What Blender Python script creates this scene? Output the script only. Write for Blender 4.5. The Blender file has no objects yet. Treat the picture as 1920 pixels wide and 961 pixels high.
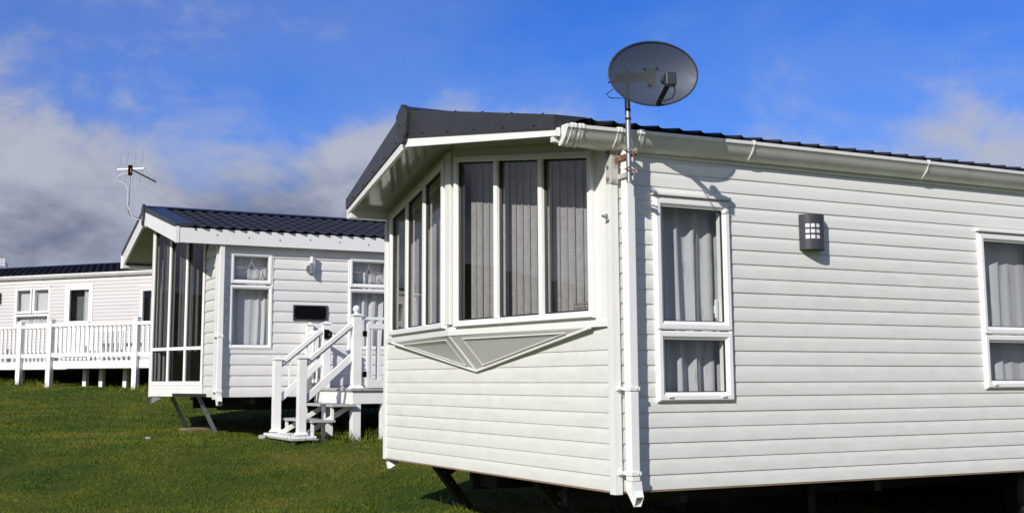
import bpy, math, random
import numpy as np
from mathutils import Vector, Matrix, noise as mnoise
R_ = math.radians
random.seed(7)
SC = bpy.context.scene
COL = SC.collection
H = 1.4                                   # eye height above the ground at the camera's foot

# ------------------------------------------------------------------ camera
cd = bpy.data.cameras.new('camera'); cam = bpy.data.objects.new('camera', cd); COL.objects.link(cam)
cd.sensor_width = 36.0; cd.lens = 2225.6 / 1920 * 36.0
cd.shift_x = (960 - 914.6) / 1920; cd.shift_y = (422.9 - 480.5) / 1920
cd.clip_start = 0.1; cd.clip_end = 3000
_p, _r = .1294, -.0031
_f = Vector((0, math.cos(_p), math.sin(_p))); _u = Vector((0, -math.sin(_p), math.cos(_p))); _x = Vector((1, 0, 0))
_rt = _x * math.cos(_r) + _u * math.sin(_r); _up = _u * math.cos(_r) - _x * math.sin(_r)
cam.matrix_world = Matrix(((_rt.x, _up.x, -_f.x, 0), (_rt.y, _up.y, -_f.y, 0), (_rt.z, _up.z, -_f.z, H), (0, 0, 0, 1)))
SC.camera = cam

# ------------------------------------------------------------------ light and sky
SC.view_settings.view_transform = 'Standard'; SC.view_settings.look = 'None'
SC.view_settings.exposure = 0.0; SC.view_settings.gamma = 1.0
SUN = Vector((-.835, -1.551, 1.03)).normalized()
sl = bpy.data.lights.new('sun', 'SUN'); sl.energy = 4.7; sl.angle = R_(.5); sl.color = (1, .965, .91)
so = bpy.data.objects.new('sun', sl); COL.objects.link(so)
so.rotation_euler = (-SUN).to_track_quat('-Z', 'Y').to_euler()
so.location = (-20, -30, 30)

wd = bpy.data.worlds.new('World'); SC.world = wd; wd.use_nodes = True
def build_world():
    nt = wd.node_tree; N = nt.nodes; L = nt.links
    for n in list(N): N.remove(n)
    out = N.new('ShaderNodeOutputWorld'); bg = N.new('ShaderNodeBackground'); L.new(bg.outputs[0], out.inputs[0])
    bg.inputs['Strength'].default_value = .1
    sky = N.new('ShaderNodeTexSky'); sky.sky_type = 'NISHITA'; sky.sun_disc = False
    sky.sun_elevation = math.asin(SUN.z); sky.sun_rotation = math.atan2(SUN.x, SUN.y)
    sky.air_density = 1.0; sky.dust_density = .3; sky.ozone_density = 3.0
    tc = N.new('ShaderNodeTexCoord')
    def math_(op, a, b=None, c=None, clamp=False):
        m = N.new('ShaderNodeMath'); m.operation = op; m.use_clamp = clamp
        for i, v in enumerate((a, b, c)):
            if v is None: continue
            if isinstance(v, (int, float)): m.inputs[i].default_value = v
            else: L.new(v, m.inputs[i])
        return m.outputs[0]
    def mixc(f, a, b, typ='MIX'):
        m = N.new('ShaderNodeMix'); m.data_type = 'RGBA'; m.blend_type = typ
        if isinstance(f, (int, float)): m.inputs[0].default_value = f
        else: L.new(f, m.inputs[0])
        for i, v in ((6, a), (7, b)):
            if isinstance(v, tuple): m.inputs[i].default_value = (*v, 1)
            else: L.new(v, m.inputs[i])
        return m.outputs[2]
    sep = N.new('ShaderNodeSeparateXYZ'); L.new(tc.outputs['Generated'], sep.inputs[0])
    x, y, z = sep.outputs
    def noise(scale, detail, rough, zs, dist=0., off=(0, 0, 0)):
        mp = N.new('ShaderNodeMapping'); mp.inputs['Scale'].default_value = (1, 1, zs); mp.inputs['Location'].default_value = off
        L.new(tc.outputs['Generated'], mp.inputs[0])
        n = N.new('ShaderNodeTexNoise'); n.inputs['Scale'].default_value = scale; n.inputs['Detail'].default_value = detail
        n.inputs['Roughness'].default_value = rough; n.inputs['Distortion'].default_value = dist
        L.new(mp.outputs[0], n.inputs['Vector']); return n.outputs['Fac']
    def ramp(v, a, b):
        m = N.new('ShaderNodeMapRange'); m.interpolation_type = 'SMOOTHSTEP'
        m.inputs['From Min'].default_value = a; m.inputs['From Max'].default_value = b
        L.new(v, m.inputs['Value']); return m.outputs[0]
    # deep polarised blue, paler towards the horizon
    blue = mixc(1.0, sky.outputs[0], SKY_TINT, 'MULTIPLY')
    n1 = noise(3.2, 9, .56, 1.9, .25, (.3, .9, .1)); n2 = noise(9, 8, .6, 1.6, .3, (6.1, .4, .7)); n4 = noise(2.6, 4, .5, 1.8, .4, (11.8, 1.3, -1))
    bias = math_('ADD', math_('ADD', math_('MULTIPLY', z, -9.), math_('MULTIPLY', x, -1.3)), math_('MULTIPLY_ADD', y, -1.8, 3.65))  # y term thickens unseen cloud behind the camera, added to neutralise the fill
    bank = math_('ADD', bias, math_('ADD', math_('MULTIPLY_ADD', n1, 4.2, -2.1), math_('MULTIPLY_ADD', n2, 1.6, -.8)))
    bankm = ramp(bank, -.10, .75)
    wisp = ramp(math_('ADD', math_('ADD', math_('MULTIPLY', n2, .75), math_('MULTIPLY', n4, .5)), math_('MULTIPLY_ADD', z, -1.7, .375)), .615, .83)
    wispm = math_('MULTIPLY', wisp, .48)
    veil = math_('MULTIPLY', ramp(math_('ADD', bank, math_('MULTIPLY', n2, 1.2)), -1.3, .8), .20)
    shade = ramp(math_('ADD', math_('ADD', math_('MULTIPLY', n1, 2.0), math_('MULTIPLY', n2, 1.7)), math_('ADD', math_('MULTIPLY', n4, 1.2), math_('MULTIPLY', z, 2.4))), 2.30, 3.15)
    cl = mixc(shade, CLOUD_LO, CLOUD_HI)
    blue = mixc(veil, blue, CLOUD_WISP)
    c1 = mixc(wispm, blue, CLOUD_WISP)
    c2 = mixc(math_('MULTIPLY', bankm, .93), c1, cl)
    L.new(c2, bg.inputs['Color'])
SKY_TINT = (.24, .60, 1.36)
CLOUD_LO = (1.45, 1.65, 2.35); CLOUD_HI = (4.7, 4.9, 5.7); CLOUD_WISP = (4.0, 4.6, 6.2)
build_world()

# ------------------------------------------------------------------ materials
MATS = {}
def mat(name, col, rough=.5, metal=0., spec=.5, var=0., vscale=3., var2=None, bump=0., bscale=40., bstretch=(1, 1, 1), coat=0., sss=0.):
    m = bpy.data.materials.new(name); m.use_nodes = True
    nt = m.node_tree; N = nt.nodes; L = nt.links
    b = N['Principled BSDF']
    b.inputs['Base Color'].default_value = (*col, 1); b.inputs['Roughness'].default_value = rough
    b.inputs['Metallic'].default_value = metal; b.inputs['Specular IOR Level'].default_value = spec
    if coat: b.inputs['Coat Weight'].default_value = coat; b.inputs['Coat Roughness'].default_value = .08
    tc = N.new('ShaderNodeTexCoord')
    if var:
        n = N.new('ShaderNodeTexNoise'); n.inputs['Scale'].default_value = vscale; n.inputs['Detail'].default_value = 6; n.inputs['Roughness'].default_value = .62
        L.new(tc.outputs['Object'], n.inputs['Vector'])
        cr = N.new('ShaderNodeValToRGB')
        c2 = var2 if var2 else tuple(c * (1 - var) for c in col)
        cr.color_ramp.elements[0].position = .32; cr.color_ramp.elements[0].color = (*c2, 1)
        cr.color_ramp.elements[1].position = .66; cr.color_ramp.elements[1].color = (*col, 1)
        L.new(n.outputs['Fac'], cr.inputs[0]); L.new(cr.outputs[0], b.inputs['Base Color'])
        mr = N.new('ShaderNodeMapRange'); mr.inputs['To Min'].default_value = min(1, rough * 1.25); mr.inputs['To Max'].default_value = rough * .85
        L.new(n.outputs['Fac'], mr.inputs['Value']); L.new(mr.outputs[0], b.inputs['Roughness'])
    if bump:
        mp = N.new('ShaderNodeMapping'); mp.inputs['Scale'].default_value = bstretch; L.new(tc.outputs['Object'], mp.inputs[0])
        n = N.new('ShaderNodeTexNoise'); n.inputs['Scale'].default_value = bscale; n.inputs['Detail'].default_value = 4
        L.new(mp.outputs[0], n.inputs['Vector'])
        bp = N.new('ShaderNodeBump'); bp.inputs['Strength'].default_value = bump; bp.inputs['Distance'].default_value = .01
        L.new(n.outputs['Fac'], bp.inputs['Height']); L.new(bp.outputs[0], b.inputs['Normal'])
    MATS[name] = m
    return m

def siding_mat(name, col, dirt, zlo, zhi):
    """vinyl plank: even cream with faint vertical rain streaks, mottling and splash dirt on the lowest courses"""
    m = mat(name, col, .38, bump=.35, bscale=1.6, bstretch=(1, 1, 6))
    nt = m.node_tree; N = nt.nodes; L = nt.links; b = N['Principled BSDF']
    tc = N.new('ShaderNodeTexCoord')
    def nz(sc, st, det=6):
        mp = N.new('ShaderNodeMapping'); mp.inputs['Scale'].default_value = st; L.new(tc.outputs['Object'], mp.inputs[0])
        n = N.new('ShaderNodeTexNoise'); n.inputs['Scale'].default_value = sc; n.inputs['Detail'].default_value = det; n.inputs['Roughness'].default_value = .65
        L.new(mp.outputs[0], n.inputs['Vector']); return n.outputs['Fac']
    def mr(v, a, b_, c=0, d=1):
        r = N.new('ShaderNodeMapRange'); r.inputs['From Min'].default_value = a; r.inputs['From Max'].default_value = b_
        r.inputs['To Min'].default_value = c; r.inputs['To Max'].default_value = d; L.new(v, r.inputs['Value']); return r.outputs[0]
    def mu(a, b_):
        q = N.new('ShaderNodeMath'); q.operation = 'MULTIPLY'; L.new(a, q.inputs[0])
        if isinstance(b_, float): q.inputs[1].default_value = b_
        else: L.new(b_, q.inputs[1])
        return q.outputs[0]
    streak = mr(nz(9, (1, 1, .08)), .52, .8, 0, .32); mott = mr(nz(2.2, (1, 1, 1.5)), .4, .75, 0, .14)
    sep = N.new('ShaderNodeSeparateXYZ'); L.new(tc.outputs['Object'], sep.inputs[0])
    low = mu(mr(sep.outputs[2], zlo + .35, zlo, 0, 1), mr(nz(5, (1, 1, 2)), .3, .7, .15, .75))
    ad = N.new('ShaderNodeMath'); ad.operation = 'MAXIMUM'; L.new(mu(low, .8), ad.inputs[0])
    a2 = N.new('ShaderNodeMath'); a2.operation = 'MAXIMUM'; L.new(streak, a2.inputs[0]); L.new(mott, a2.inputs[1]); L.new(a2.outputs[0], ad.inputs[1])
    mx = N.new('ShaderNodeMix'); mx.data_type = 'RGBA'; mx.inputs[6].default_value = (*col, 1); mx.inputs[7].default_value = (*dirt, 1)
    L.new(ad.outputs[0], mx.inputs[0]); L.new(mx.outputs[2], b.inputs['Base Color'])
    return m

def glass_mat(name, tint=(1, 1, 1)):
    m = bpy.data.materials.new(name); m.use_nodes = True; nt = m.node_tree; N = nt.nodes; L = nt.links
    for n in list(N): N.remove(n)
    o = N.new('ShaderNodeOutputMaterial'); mx = N.new('ShaderNodeMixShader'); t = N.new('ShaderNodeBsdfTransparent'); g = N.new('ShaderNodeBsdfGlossy')
    t.inputs[0].default_value = (*tint, 1); g.inputs['Roughness'].default_value = .005
    # Schlick reflectance of a two-sheet sealed unit, the same from either face
    ge = N.new('ShaderNodeNewGeometry'); dt = N.new('ShaderNodeVectorMath'); dt.operation = 'DOT_PRODUCT'; L.new(ge.outputs['Normal'], dt.inputs[0]); L.new(ge.outputs['Incoming'], dt.inputs[1])
    def ma(op, a, b, cl=False):
        q = N.new('ShaderNodeMath'); q.operation = op; q.use_clamp = cl
        for i_, v_ in enumerate((a, b)):
            if v_ is None: continue
            if isinstance(v_, float): q.inputs[i_].default_value = v_
            else: L.new(v_, q.inputs[i_])
        return q.outputs[0]
    sch = ma('POWER', ma('SUBTRACT', 1., ma('ABSOLUTE', dt.outputs['Value'], None)), 5.)
    refl = ma('MULTIPLY_ADD', sch, 1.1, True); refl.node.inputs[2].default_value = .10
    # slight waviness of sealed units
    tc = N.new('ShaderNodeTexCoord'); nz = N.new('ShaderNodeTexNoise'); nz.inputs['Scale'].default_value = 1.3; nz.inputs['Detail'].default_value = 1
    bp = N.new('ShaderNodeBump'); bp.inputs['Strength'].default_value = .06; bp.inputs['Distance'].default_value = .02
    L.new(tc.outputs['Object'], nz.inputs['Vector']); L.new(nz.outputs['Fac'], bp.inputs['Height']); L.new(bp.outputs[0], g.inputs['Normal'])
    L.new(refl, mx.inputs[0]); L.new(t.outputs[0], mx.inputs[1]); L.new(g.outputs[0], mx.inputs[2]); L.new(mx.outputs[0], o.inputs[0])
    MATS[name] = m; return m

def curtain_mat(name, col):
    m = mat(name, col, .9, spec=.1)
    nt = m.node_tree; N = nt.nodes; L = nt.links; b = N['Principled BSDF']; o = N['Material Output']
    tr = N.new('ShaderNodeBsdfTranslucent'); tr.inputs[0].default_value = (*col, 1); mx = N.new('ShaderNodeMixShader'); mx.inputs[0].default_value = .25
    L.new(b.outputs[0], mx.inputs[1]); L.new(tr.outputs[0], mx.inputs[2]); L.new(mx.outputs[0], o.inputs[0]); return m

siding_a = siding_mat('cream_vinyl', (.765, .762, .714), (.60, .595, .53), .735, 2.9)
siding_b = siding_mat('white_vinyl', (.735, .725, .695), (.61, .60, .57), 1.19, 3.2)
siding_c = siding_mat('pinkish_vinyl', (.605, .580, .560), (.50, .48, .46), 1.67, 3.9)
panel = mat('cream_panel', (.76, .755, .72), .3, var=.06, vscale=2)
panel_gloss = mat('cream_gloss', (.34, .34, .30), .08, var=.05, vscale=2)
underpanel = mat('grey_gloss_panel', (.83, .82, .80), .22, var=.05)
pvc = mat('white_pvc', (.85, .84, .81), .28, var=.05, vscale=4)
pvc_old = mat('weathered_pvc', (.78, .78, .76), .35, var=.10, vscale=7)
gutter_m = mat('white_gutter', (.80, .80, .77), .3, var=.14, vscale=5)
fascia_m = mat('white_fascia', (.80, .79, .765), .35, var=.04, vscale=2)
deckpvc = mat('deck_white', (.84, .83, .80), .32, var=.06, vscale=5)
deckgrey = mat('deck_tread_grey', (.44, .44, .43), .6, var=.2, vscale=14)
roofm = mat('anthracite_steel', (.034, .036, .040), .36, var=.2, vscale=6, bump=.2, bscale=300)
tilem = mat('anthracite_tile', (.042, .042, .043), .55, spec=.22, var=.35, vscale=9, bump=.35, bscale=220)
tilec = mat('black_tile', (.034, .034, .036), .55, spec=.2, var=.4, vscale=5)
glass = glass_mat('window_glass', (.93, .95, .95))
glass_b = glass_mat('tinted_glass', (.70, .71, .73))
curtain = curtain_mat('white_curtain', (.80, .80, .80))
curtain_grey = curtain_mat('grey_curtain', (.63, .63, .64))
blind = mat('brown_grey_blind', (.39, .365, .355), .9, spec=.1, var=.2, vscale=18, bump=.5, bscale=40, bstretch=(.25, .25, 4))
blind_b = mat('dark_grey_blind', (.19, .19, .193), .9, spec=.1, var=.15, vscale=12)
inner_reflect = mat('interior_reflection_grey', (.13, .13, .13), .9)
inner = mat('dark_interior', (.10, .095, .09), .9)
rubber = mat('black_rubber', (.012, .012, .012), .6)
galv = mat('galvanised_steel', (.42, .43, .44), .42, metal=.85, var=.25, vscale=14)
rusty = mat('rusty_steel', (.52, .51, .49), .6, metal=.2, var=.5, vscale=9, var2=(.22, .11, .06))
rusty.node_tree.nodes['Color Ramp'].color_ramp.elements[0].position = .44; rusty.node_tree.nodes['Color Ramp'].color_ramp.elements[1].position = .56
blacksteel = mat('black_chassis_steel', (.022, .020, .019), .6, var=.4, vscale=8)
chrome = mat('polished_steel', (.6, .6, .6), .18, metal=1.)
lampgrey = mat('anthracite_lamp', (.045, .05, .06), .38, var=.1)
opal = mat('opal_diffuser', (.72, .72, .76), .3)
blackgloss = mat('black_gloss', (.004, .004, .005), .5, spec=.06)
lead = mat('lead_came', (.42, .42, .42), .4, metal=.3)
wood = mat('weathered_board', (.27, .20, .14), .85, var=.4, vscale=12)
stonem = mat('pale_stone', (.42, .40, .37), .9, var=.3, vscale=12)
plaque_m = mat('pewter_plaque', (.09, .085, .08), .45)
plaque_l = mat('pewter_lettering', (.33, .31, .28), .4)
cablem = mat('white_cable', (.72, .72, .70), .4)
orange = mat('orange_plastic', (.6, .17, .04), .4)
steelgrey = mat('screw_steel', (.25, .25, .26), .35, metal=.8)

def dish_mat():
    m = mat('perforated_dish_steel', (.056, .064, .070), .5, metal=.2, var=.12, vscale=30)
    nt = m.node_tree; N = nt.nodes; L = nt.links; b = N['Principled BSDF']; o = N['Material Output']
    # fine punched mesh: holes far below one pixel, so an even part-transparency
    tr = N.new('ShaderNodeBsdfTransparent'); mx = N.new('ShaderNodeMixShader')
    tc = N.new('ShaderNodeTexCoord'); v = N.new('ShaderNodeTexVoronoi'); v.inputs['Scale'].default_value = 210
    L.new(tc.outputs['Object'], v.inputs['Vector'])
    mr = N.new('ShaderNodeMapRange'); mr.inputs['From Min'].default_value = .25; mr.inputs['From Max'].default_value = .45; mr.inputs['To Min'].default_value = .14; mr.inputs['To Max'].default_value = .05
    L.new(v.outputs['Distance'], mr.inputs['Value']); L.new(mr.outputs[0], mx.inputs[0])
    L.new(b.outputs[0], mx.inputs[1]); L.new(tr.outputs[0], mx.inputs[2]); L.new(mx.outputs[0], o.inputs[0]); return m
dishm = dish_mat()

# ------------------------------------------------------------------ mesh helpers
class MB:
    def __init__(s): s.v = []; s.f = []
    def add(s, vs, fs):
        k = len(s.v); s.v += [tuple(p) for p in vs]; s.f += [tuple(i + k for i in f) for f in fs]; return s
    def box(s, x0, x1, y0, y1, z0, z1, m=None):
        vs = [(x, y, z) for x in (x0, x1) for y in (y0, y1) for z in (z0, z1)]
        if m: vs = [m(*p) for p in vs]
        return s.add(vs, [(0, 1, 3, 2), (4, 6, 7, 5), (0, 4, 5, 1), (2, 3, 7, 6), (0, 2, 6, 4), (1, 5, 7, 3)])
    def hexa(s, a, b):
        """two quads joined into a solid"""
        return s.add(list(a) + list(b), [(3, 2, 1, 0), (4, 5, 6, 7)] + [(i, (i + 1) % 4, 4 + (i + 1) % 4, 4 + i) for i in range(4)])
    def prism(s, poly, off):
        n = len(poly); o = Vector(off); b = [tuple(Vector(p) + o) for p in poly]
        return s.add(list(poly) + b, [tuple(range(n - 1, -1, -1)), tuple(range(n, 2 * n))] + [(i, (i + 1) % n, n + (i + 1) % n, n + i) for i in range(n)])
    def bar(s, a, b, w, h, up=(0, 0, 1)):
        a = Vector(a); b = Vector(b); d = (b - a).normalized(); u = Vector(up)
        if abs(d.dot(u)) > .98: u = Vector((1, 0, 0))
        r = d.cross(u).normalized(); u = r.cross(d)
        q = [r * (w / 2) * i + u * (h / 2) * j for i, j in ((-1, -1), (1, -1), (1, 1), (-1, 1))]
        return s.hexa([a + c for c in q], [b + c for c in q])
    def tube(s, pts, r, n=8, cap=True):
        pts = [Vector(p) for p in pts]; rs = r if isinstance(r, (list, tuple)) else [r] * len(pts); k = len(s.v); pr = None
        for i, p in enumerate(pts):
            d = (pts[min(i + 1, len(pts) - 1)] - pts[max(i - 1, 0)]).normalized()
            if pr is None: pr = d.orthogonal().normalized()
            pr = (pr - d * pr.dot(d)).normalized(); q = d.cross(pr)
            for j in range(n):
                a = 2 * math.pi * j / n; s.v.append(tuple(p + (pr * math.cos(a) + q * math.sin(a)) * rs[i]))
        for i in range(len(pts) - 1):
            for j in range(n):
                a = k + i * n + j; b = k + i * n + (j + 1) % n; s.f.append((a, b, b + n, a + n))
        if cap: s.f.append(tuple(k + j for j in range(n - 1, -1, -1))); s.f.append(tuple(k + (len(pts) - 1) * n + j for j in range(n)))
        return s
    def sweep(s, prof, x0, x1, m):
        """profile (list of (d,z)) carried along the first axis"""
        n = len(prof); return s.add([m(x0, *p) for p in prof] + [m(x1, *p) for p in prof], [(i, i + 1, n + i + 1, n + i) for i in range(n - 1)])
    def mesh(s, name, material, smooth=False):
        me = bpy.data.meshes.new(name); me.from_pydata([tuple(p) for p in s.v], [], s.f); me.validate()
        me.materials.append(material)
        import bmesh as _b
        bm = _b.new(); bm.from_mesh(me); _b.ops.recalc_face_normals(bm, faces=bm.faces); bm.to_mesh(me); bm.free()
        if smooth:
            me.polygons.foreach_set('use_smooth', [True] * len(me.polygons))
        return me
    def build(s, name, material, parent=None, smooth=False, bevel=0, angle=None):
        return place(name, s.mesh(name, material, smooth), parent, bevel=bevel, angle=angle if angle else (40 if smooth else None))
def place(name, me, parent=None, loc=(0, 0, 0), rot=(0, 0, 0), bevel=0, angle=None):
    o = bpy.data.objects.new(name, me); COL.objects.link(o); o.parent = parent; o.location = loc; o.rotation_euler = rot
    if bevel:
        b = o.modifiers.new('bevel', 'BEVEL'); b.width = bevel; b.segments = 2; b.limit_method = 'ANGLE'; b.angle_limit = R_(40)
    if angle:
        e = o.modifiers.new('split', 'EDGE_SPLIT'); e.split_angle = R_(angle)
    return o
def thing(name, label, cat, loc=(0, 0, 0), rz=0, group=None):
    o = bpy.data.objects.new(name, None); COL.objects.link(o); o.location = loc; o.rotation_euler = (0, 0, rz); o.empty_display_size = .2
    return tag(o, label, cat, group)
def tag(o, label=None, cat=None, group=None, kind=None):
    for k, v in (('label', label), ('category', cat), ('group', group), ('kind', kind)):
        if v: o[k] = v
    return o

class Face:
    """a wall plane: (s along it, d outward, z up) -> local xyz"""
    def __init__(s, o, sd, od): s.o = Vector(o); s.sd = Vector(sd); s.od = Vector(od)
    def __call__(s, a, d, z): return tuple(s.o + s.sd * a + s.od * d + Vector((0, 0, z)))
def inset(poly, w):
    """offset a convex (s,z) polygon inwards by w (one value or one per edge)"""
    n = len(poly); ws = w if isinstance(w, (list, tuple)) else [w] * n
    area = sum(poly[i][0] * poly[(i + 1) % n][1] - poly[(i + 1) % n][0] * poly[i][1] for i in range(n)); sg = 1 if area > 0 else -1
    ln = []
    for i in range(n):
        (ax, az), (bx, bz) = poly[i], poly[(i + 1) % n]; dx, dz = bx - ax, bz - az; l = math.hypot(dx, dz)
        nx, nz = -dz / l * sg, dx / l * sg; ln.append((ax + nx * ws[i], az + nz * ws[i], dx, dz))
    out = []
    for i in range(n):
        x1, z1, dx1, dz1 = ln[i - 1]; x2, z2, dx2, dz2 = ln[i]; den = dx1 * dz2 - dz1 * dx2
        t = ((x2 - x1) * dz2 - (z2 - z1) * dx2) / den; out.append((x1 + dx1 * t, z1 + dz1 * t))
    return out
def ring(mb, m, poly, prof):
    """mitred frame round a polygon; prof = [(inset, depth), ...] from the outer back to the inner back"""
    n = len(poly); k = len(mb.v)
    for w, d in prof:
        for (a, z) in inset(poly, w): mb.v.append(m(a, d, z))
    for j in range(len(prof) - 1):
        for i in range(n):
            a = k + j * n + i; b = k + j * n + (i + 1) % n; mb.f.append((a, b, b + n, a + n))
    return mb
def rect(a, b, c, d): return [(a, c), (b, c), (b, d), (a, d)]

def wall_core(mb, m, s0, s1, z0, z1, holes, d0=-.05, d1=-.004):
    ss = sorted({s0, s1, *[h[0] for h in holes], *[h[1] for h in holes]}); zs = sorted({z0, z1, *[h[2] for h in holes], *[h[3] for h in holes]})
    ss = [v for v in ss if s0 <= v <= s1]; zs = [v for v in zs if z0 <= v <= z1]
    for i in range(len(ss) - 1):
        for j in range(len(zs) - 1):
            a, b, c, d = ss[i], ss[i + 1], zs[j], zs[j + 1]; x, z = (a + b) / 2, (c + d) / 2
            if any(h[0] < x < h[1] and h[2] < z < h[3] for h in holes): continue
            mb.add([m(a, d1, c), m(b, d1, c), m(b, d1, d), m(a, d1, d)], [(0, 1, 2, 3)])
            mb.add([m(a, d0, c), m(b, d0, c), m(b, d0, d), m(a, d0, d)], [(3, 2, 1, 0)])
    return mb

def siding(parent, m, s0, s1, courses, holes, material, depth=.014, name='siding_plank'):
    """one object per visible plank; courses = list of z lines going up"""
    for k in range(len(courses) - 1):
        z0, z1 = courses[k], courses[k + 1]; h = z1 - z0
        prof = [(0, 0.0), (depth * .55, -.004), (depth, .0), (depth * 1.02, .12 * h), (depth * .93, .60 * h), (depth * .70, .74 * h), (depth * .38, .87 * h), (depth * .26, .97 * h), (.001, h)]
        def dz(zz):
            t = zz - z0
            for i in range(2, len(prof) - 1):
                if prof[i][1] <= t <= prof[i + 1][1]:
                    f = (t - prof[i][1]) / max(1e-9, prof[i + 1][1] - prof[i][1]); return prof[i][0] + f * (prof[i + 1][0] - prof[i][0])
            return 0
        hs = [q for q in holes if q[3] > z0 + .003 and q[2] < z1 - .003]
        cuts = sorted({z0, z1, *[c for q in hs for c in (q[2], q[3]) if z0 + .003 < c < z1 - .003]})
        rects = []
        for i in range(len(cuts) - 1):
            zc = (cuts[i] + cuts[i + 1]) / 2; iv = [(s0, s1)]
            for q in hs:
                if q[2] < zc < q[3]:
                    nv = []
                    for a, b in iv:
                        if q[1] <= a or q[0] >= b: nv.append((a, b)); continue
                        if q[0] - a > .005: nv.append((a, q[0]))
                        if b - q[1] > .005: nv.append((q[1], b))
                    iv = nv
            rects += [(a, b, cuts[i], cuts[i + 1]) for a, b in iv]
        comps = []
        for r in rects:
            hit = [c for c in comps if any(abs(q[3] - r[2]) < 1e-6 and q[0] < r[1] and r[0] < q[1] for q in c)]
            new = [r]
            for c in hit: new += c; comps.remove(c)
            comps.append(new)
        for c in comps:
            mb = MB()
            for (a, b, za, zb) in c:
                pr = ([(0, 0.), (depth * .55, -.004)] if za == z0 else []) + [(dz(max(za, z0 + 1e-6)), za - z0)] + [p for p in prof[3:-1] if za - z0 < p[1] < zb - z0] + [(dz(zb) if zb < z1 else .001, zb - z0)]
                n = max(1, int((b - a) / .6)); ws = [a + (b - a) * i / n for i in range(n + 1)]; kk = len(mb.v); P = len(pr)
                for x in ws:
                    wob = .0013 * mnoise.noise((x * 1.7, k * 3.1, s0 * 7))
                    for d, z in pr: mb.v.append(m(x, d + (wob if d > .002 else 0), z0 + z))
                for i in range(n):
                    for j in range(P - 1):
                        q = kk + i * P + j; mb.f.append((q, q + 1, q + P + 1, q + P))
            o = mb.build(name, material, parent, smooth=True, angle=28)

def curtain_mesh(m, s0, s1, z0, z1, d, folds, amp, seed, material, name, parent, gather=0.):
    rnd = random.Random(seed); n = max(24, folds * 8); mb = MB(); ph = [rnd.uniform(0, 6.3) for _ in range(6)]; zz = 7
    for j in range(zz):
        t = j / (zz - 1)
        for i in range(n + 1):
            u = i / n; w = u + .018 * math.sin(ph[0] + 9 * u) + .010 * math.sin(ph[1] + 23 * u)
            a = amp * (.55 + .45 * math.sin(ph[2] + 5 * u)) * (.7 + .3 * (1 - t))
            dd = a * math.sin(2 * math.pi * folds * w + ph[3] + .25 * math.sin(3 * t + ph[4])) + .35 * a * math.sin(2 * math.pi * folds * 2.3 * w + ph[5])
            x = s0 + (s1 - s0) * u + gather * (1 - t) ** 2 * (.5 - u) + .006 * math.sin(4 * t + ph[1] + 7 * u)
            mb.v.append(m(x, d + dd, z0 + (z1 - z0) * t))
    for j in range(zz - 1):
        for i in range(n): q = j * (n + 1) + i; mb.f.append((q, q + 1, q + n + 2, q + n + 1))
    return mb.build(name, material, parent, smooth=True, angle=80)

def window(parent, m, outer, sashes, gl, sash_w=.045, base=.022, prot=.036, fm=None, hood=0, label=None, gasket=True):
    """frame (part) > pane, gasket (sub-parts). outer = (s,z) polygon, sashes = list of polygons"""
    fm = fm or pvc; mb = MB()
    ring(mb, m, outer, [(0, -.05), (0, base), (.004, base + .004), (.030, base + .004), (.030, -.05)])
    for sp in sashes:
        ring(mb, m, sp, [(-.006, -.03), (-.006, base), (.002, prot), (sash_w * .55, prot), (sash_w * .86, prot - .012), (sash_w, prot - .016), (sash_w, -.04)])
    if hood:
        a0 = min(p[0] for p in outer) - .015; a1 = max(p[0] for p in outer) + .015; zt = max(p[1] for p in outer)
        mb.box(a0, a1, .0, .045, zt + .012, zt + .028, m)
    fr = mb.build('window', fm, parent, bevel=0)
    if label: fr['label'] = label
    for sp in sashes:
        pi = inset(sp, sash_w - .002); g = MB(); g.add([m(a, .004, z) for a, z in pi], [tuple(range(len(pi)))]); g.build('pane', gl, fr)
        if gasket:
            gk = MB(); ring(gk, m, inset(sp, sash_w + .0005), [(0, .004), (0, prot - .018), (.0045, .008), (.006, .0045)]); gk.build('gasket', rubber, fr)
    return fr
def bars(mb, m, segs, d0, d1):
    for a0, a1, z0, z1 in segs: mb.box(a0, a1, d0, d1, z0, z1, m)

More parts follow.
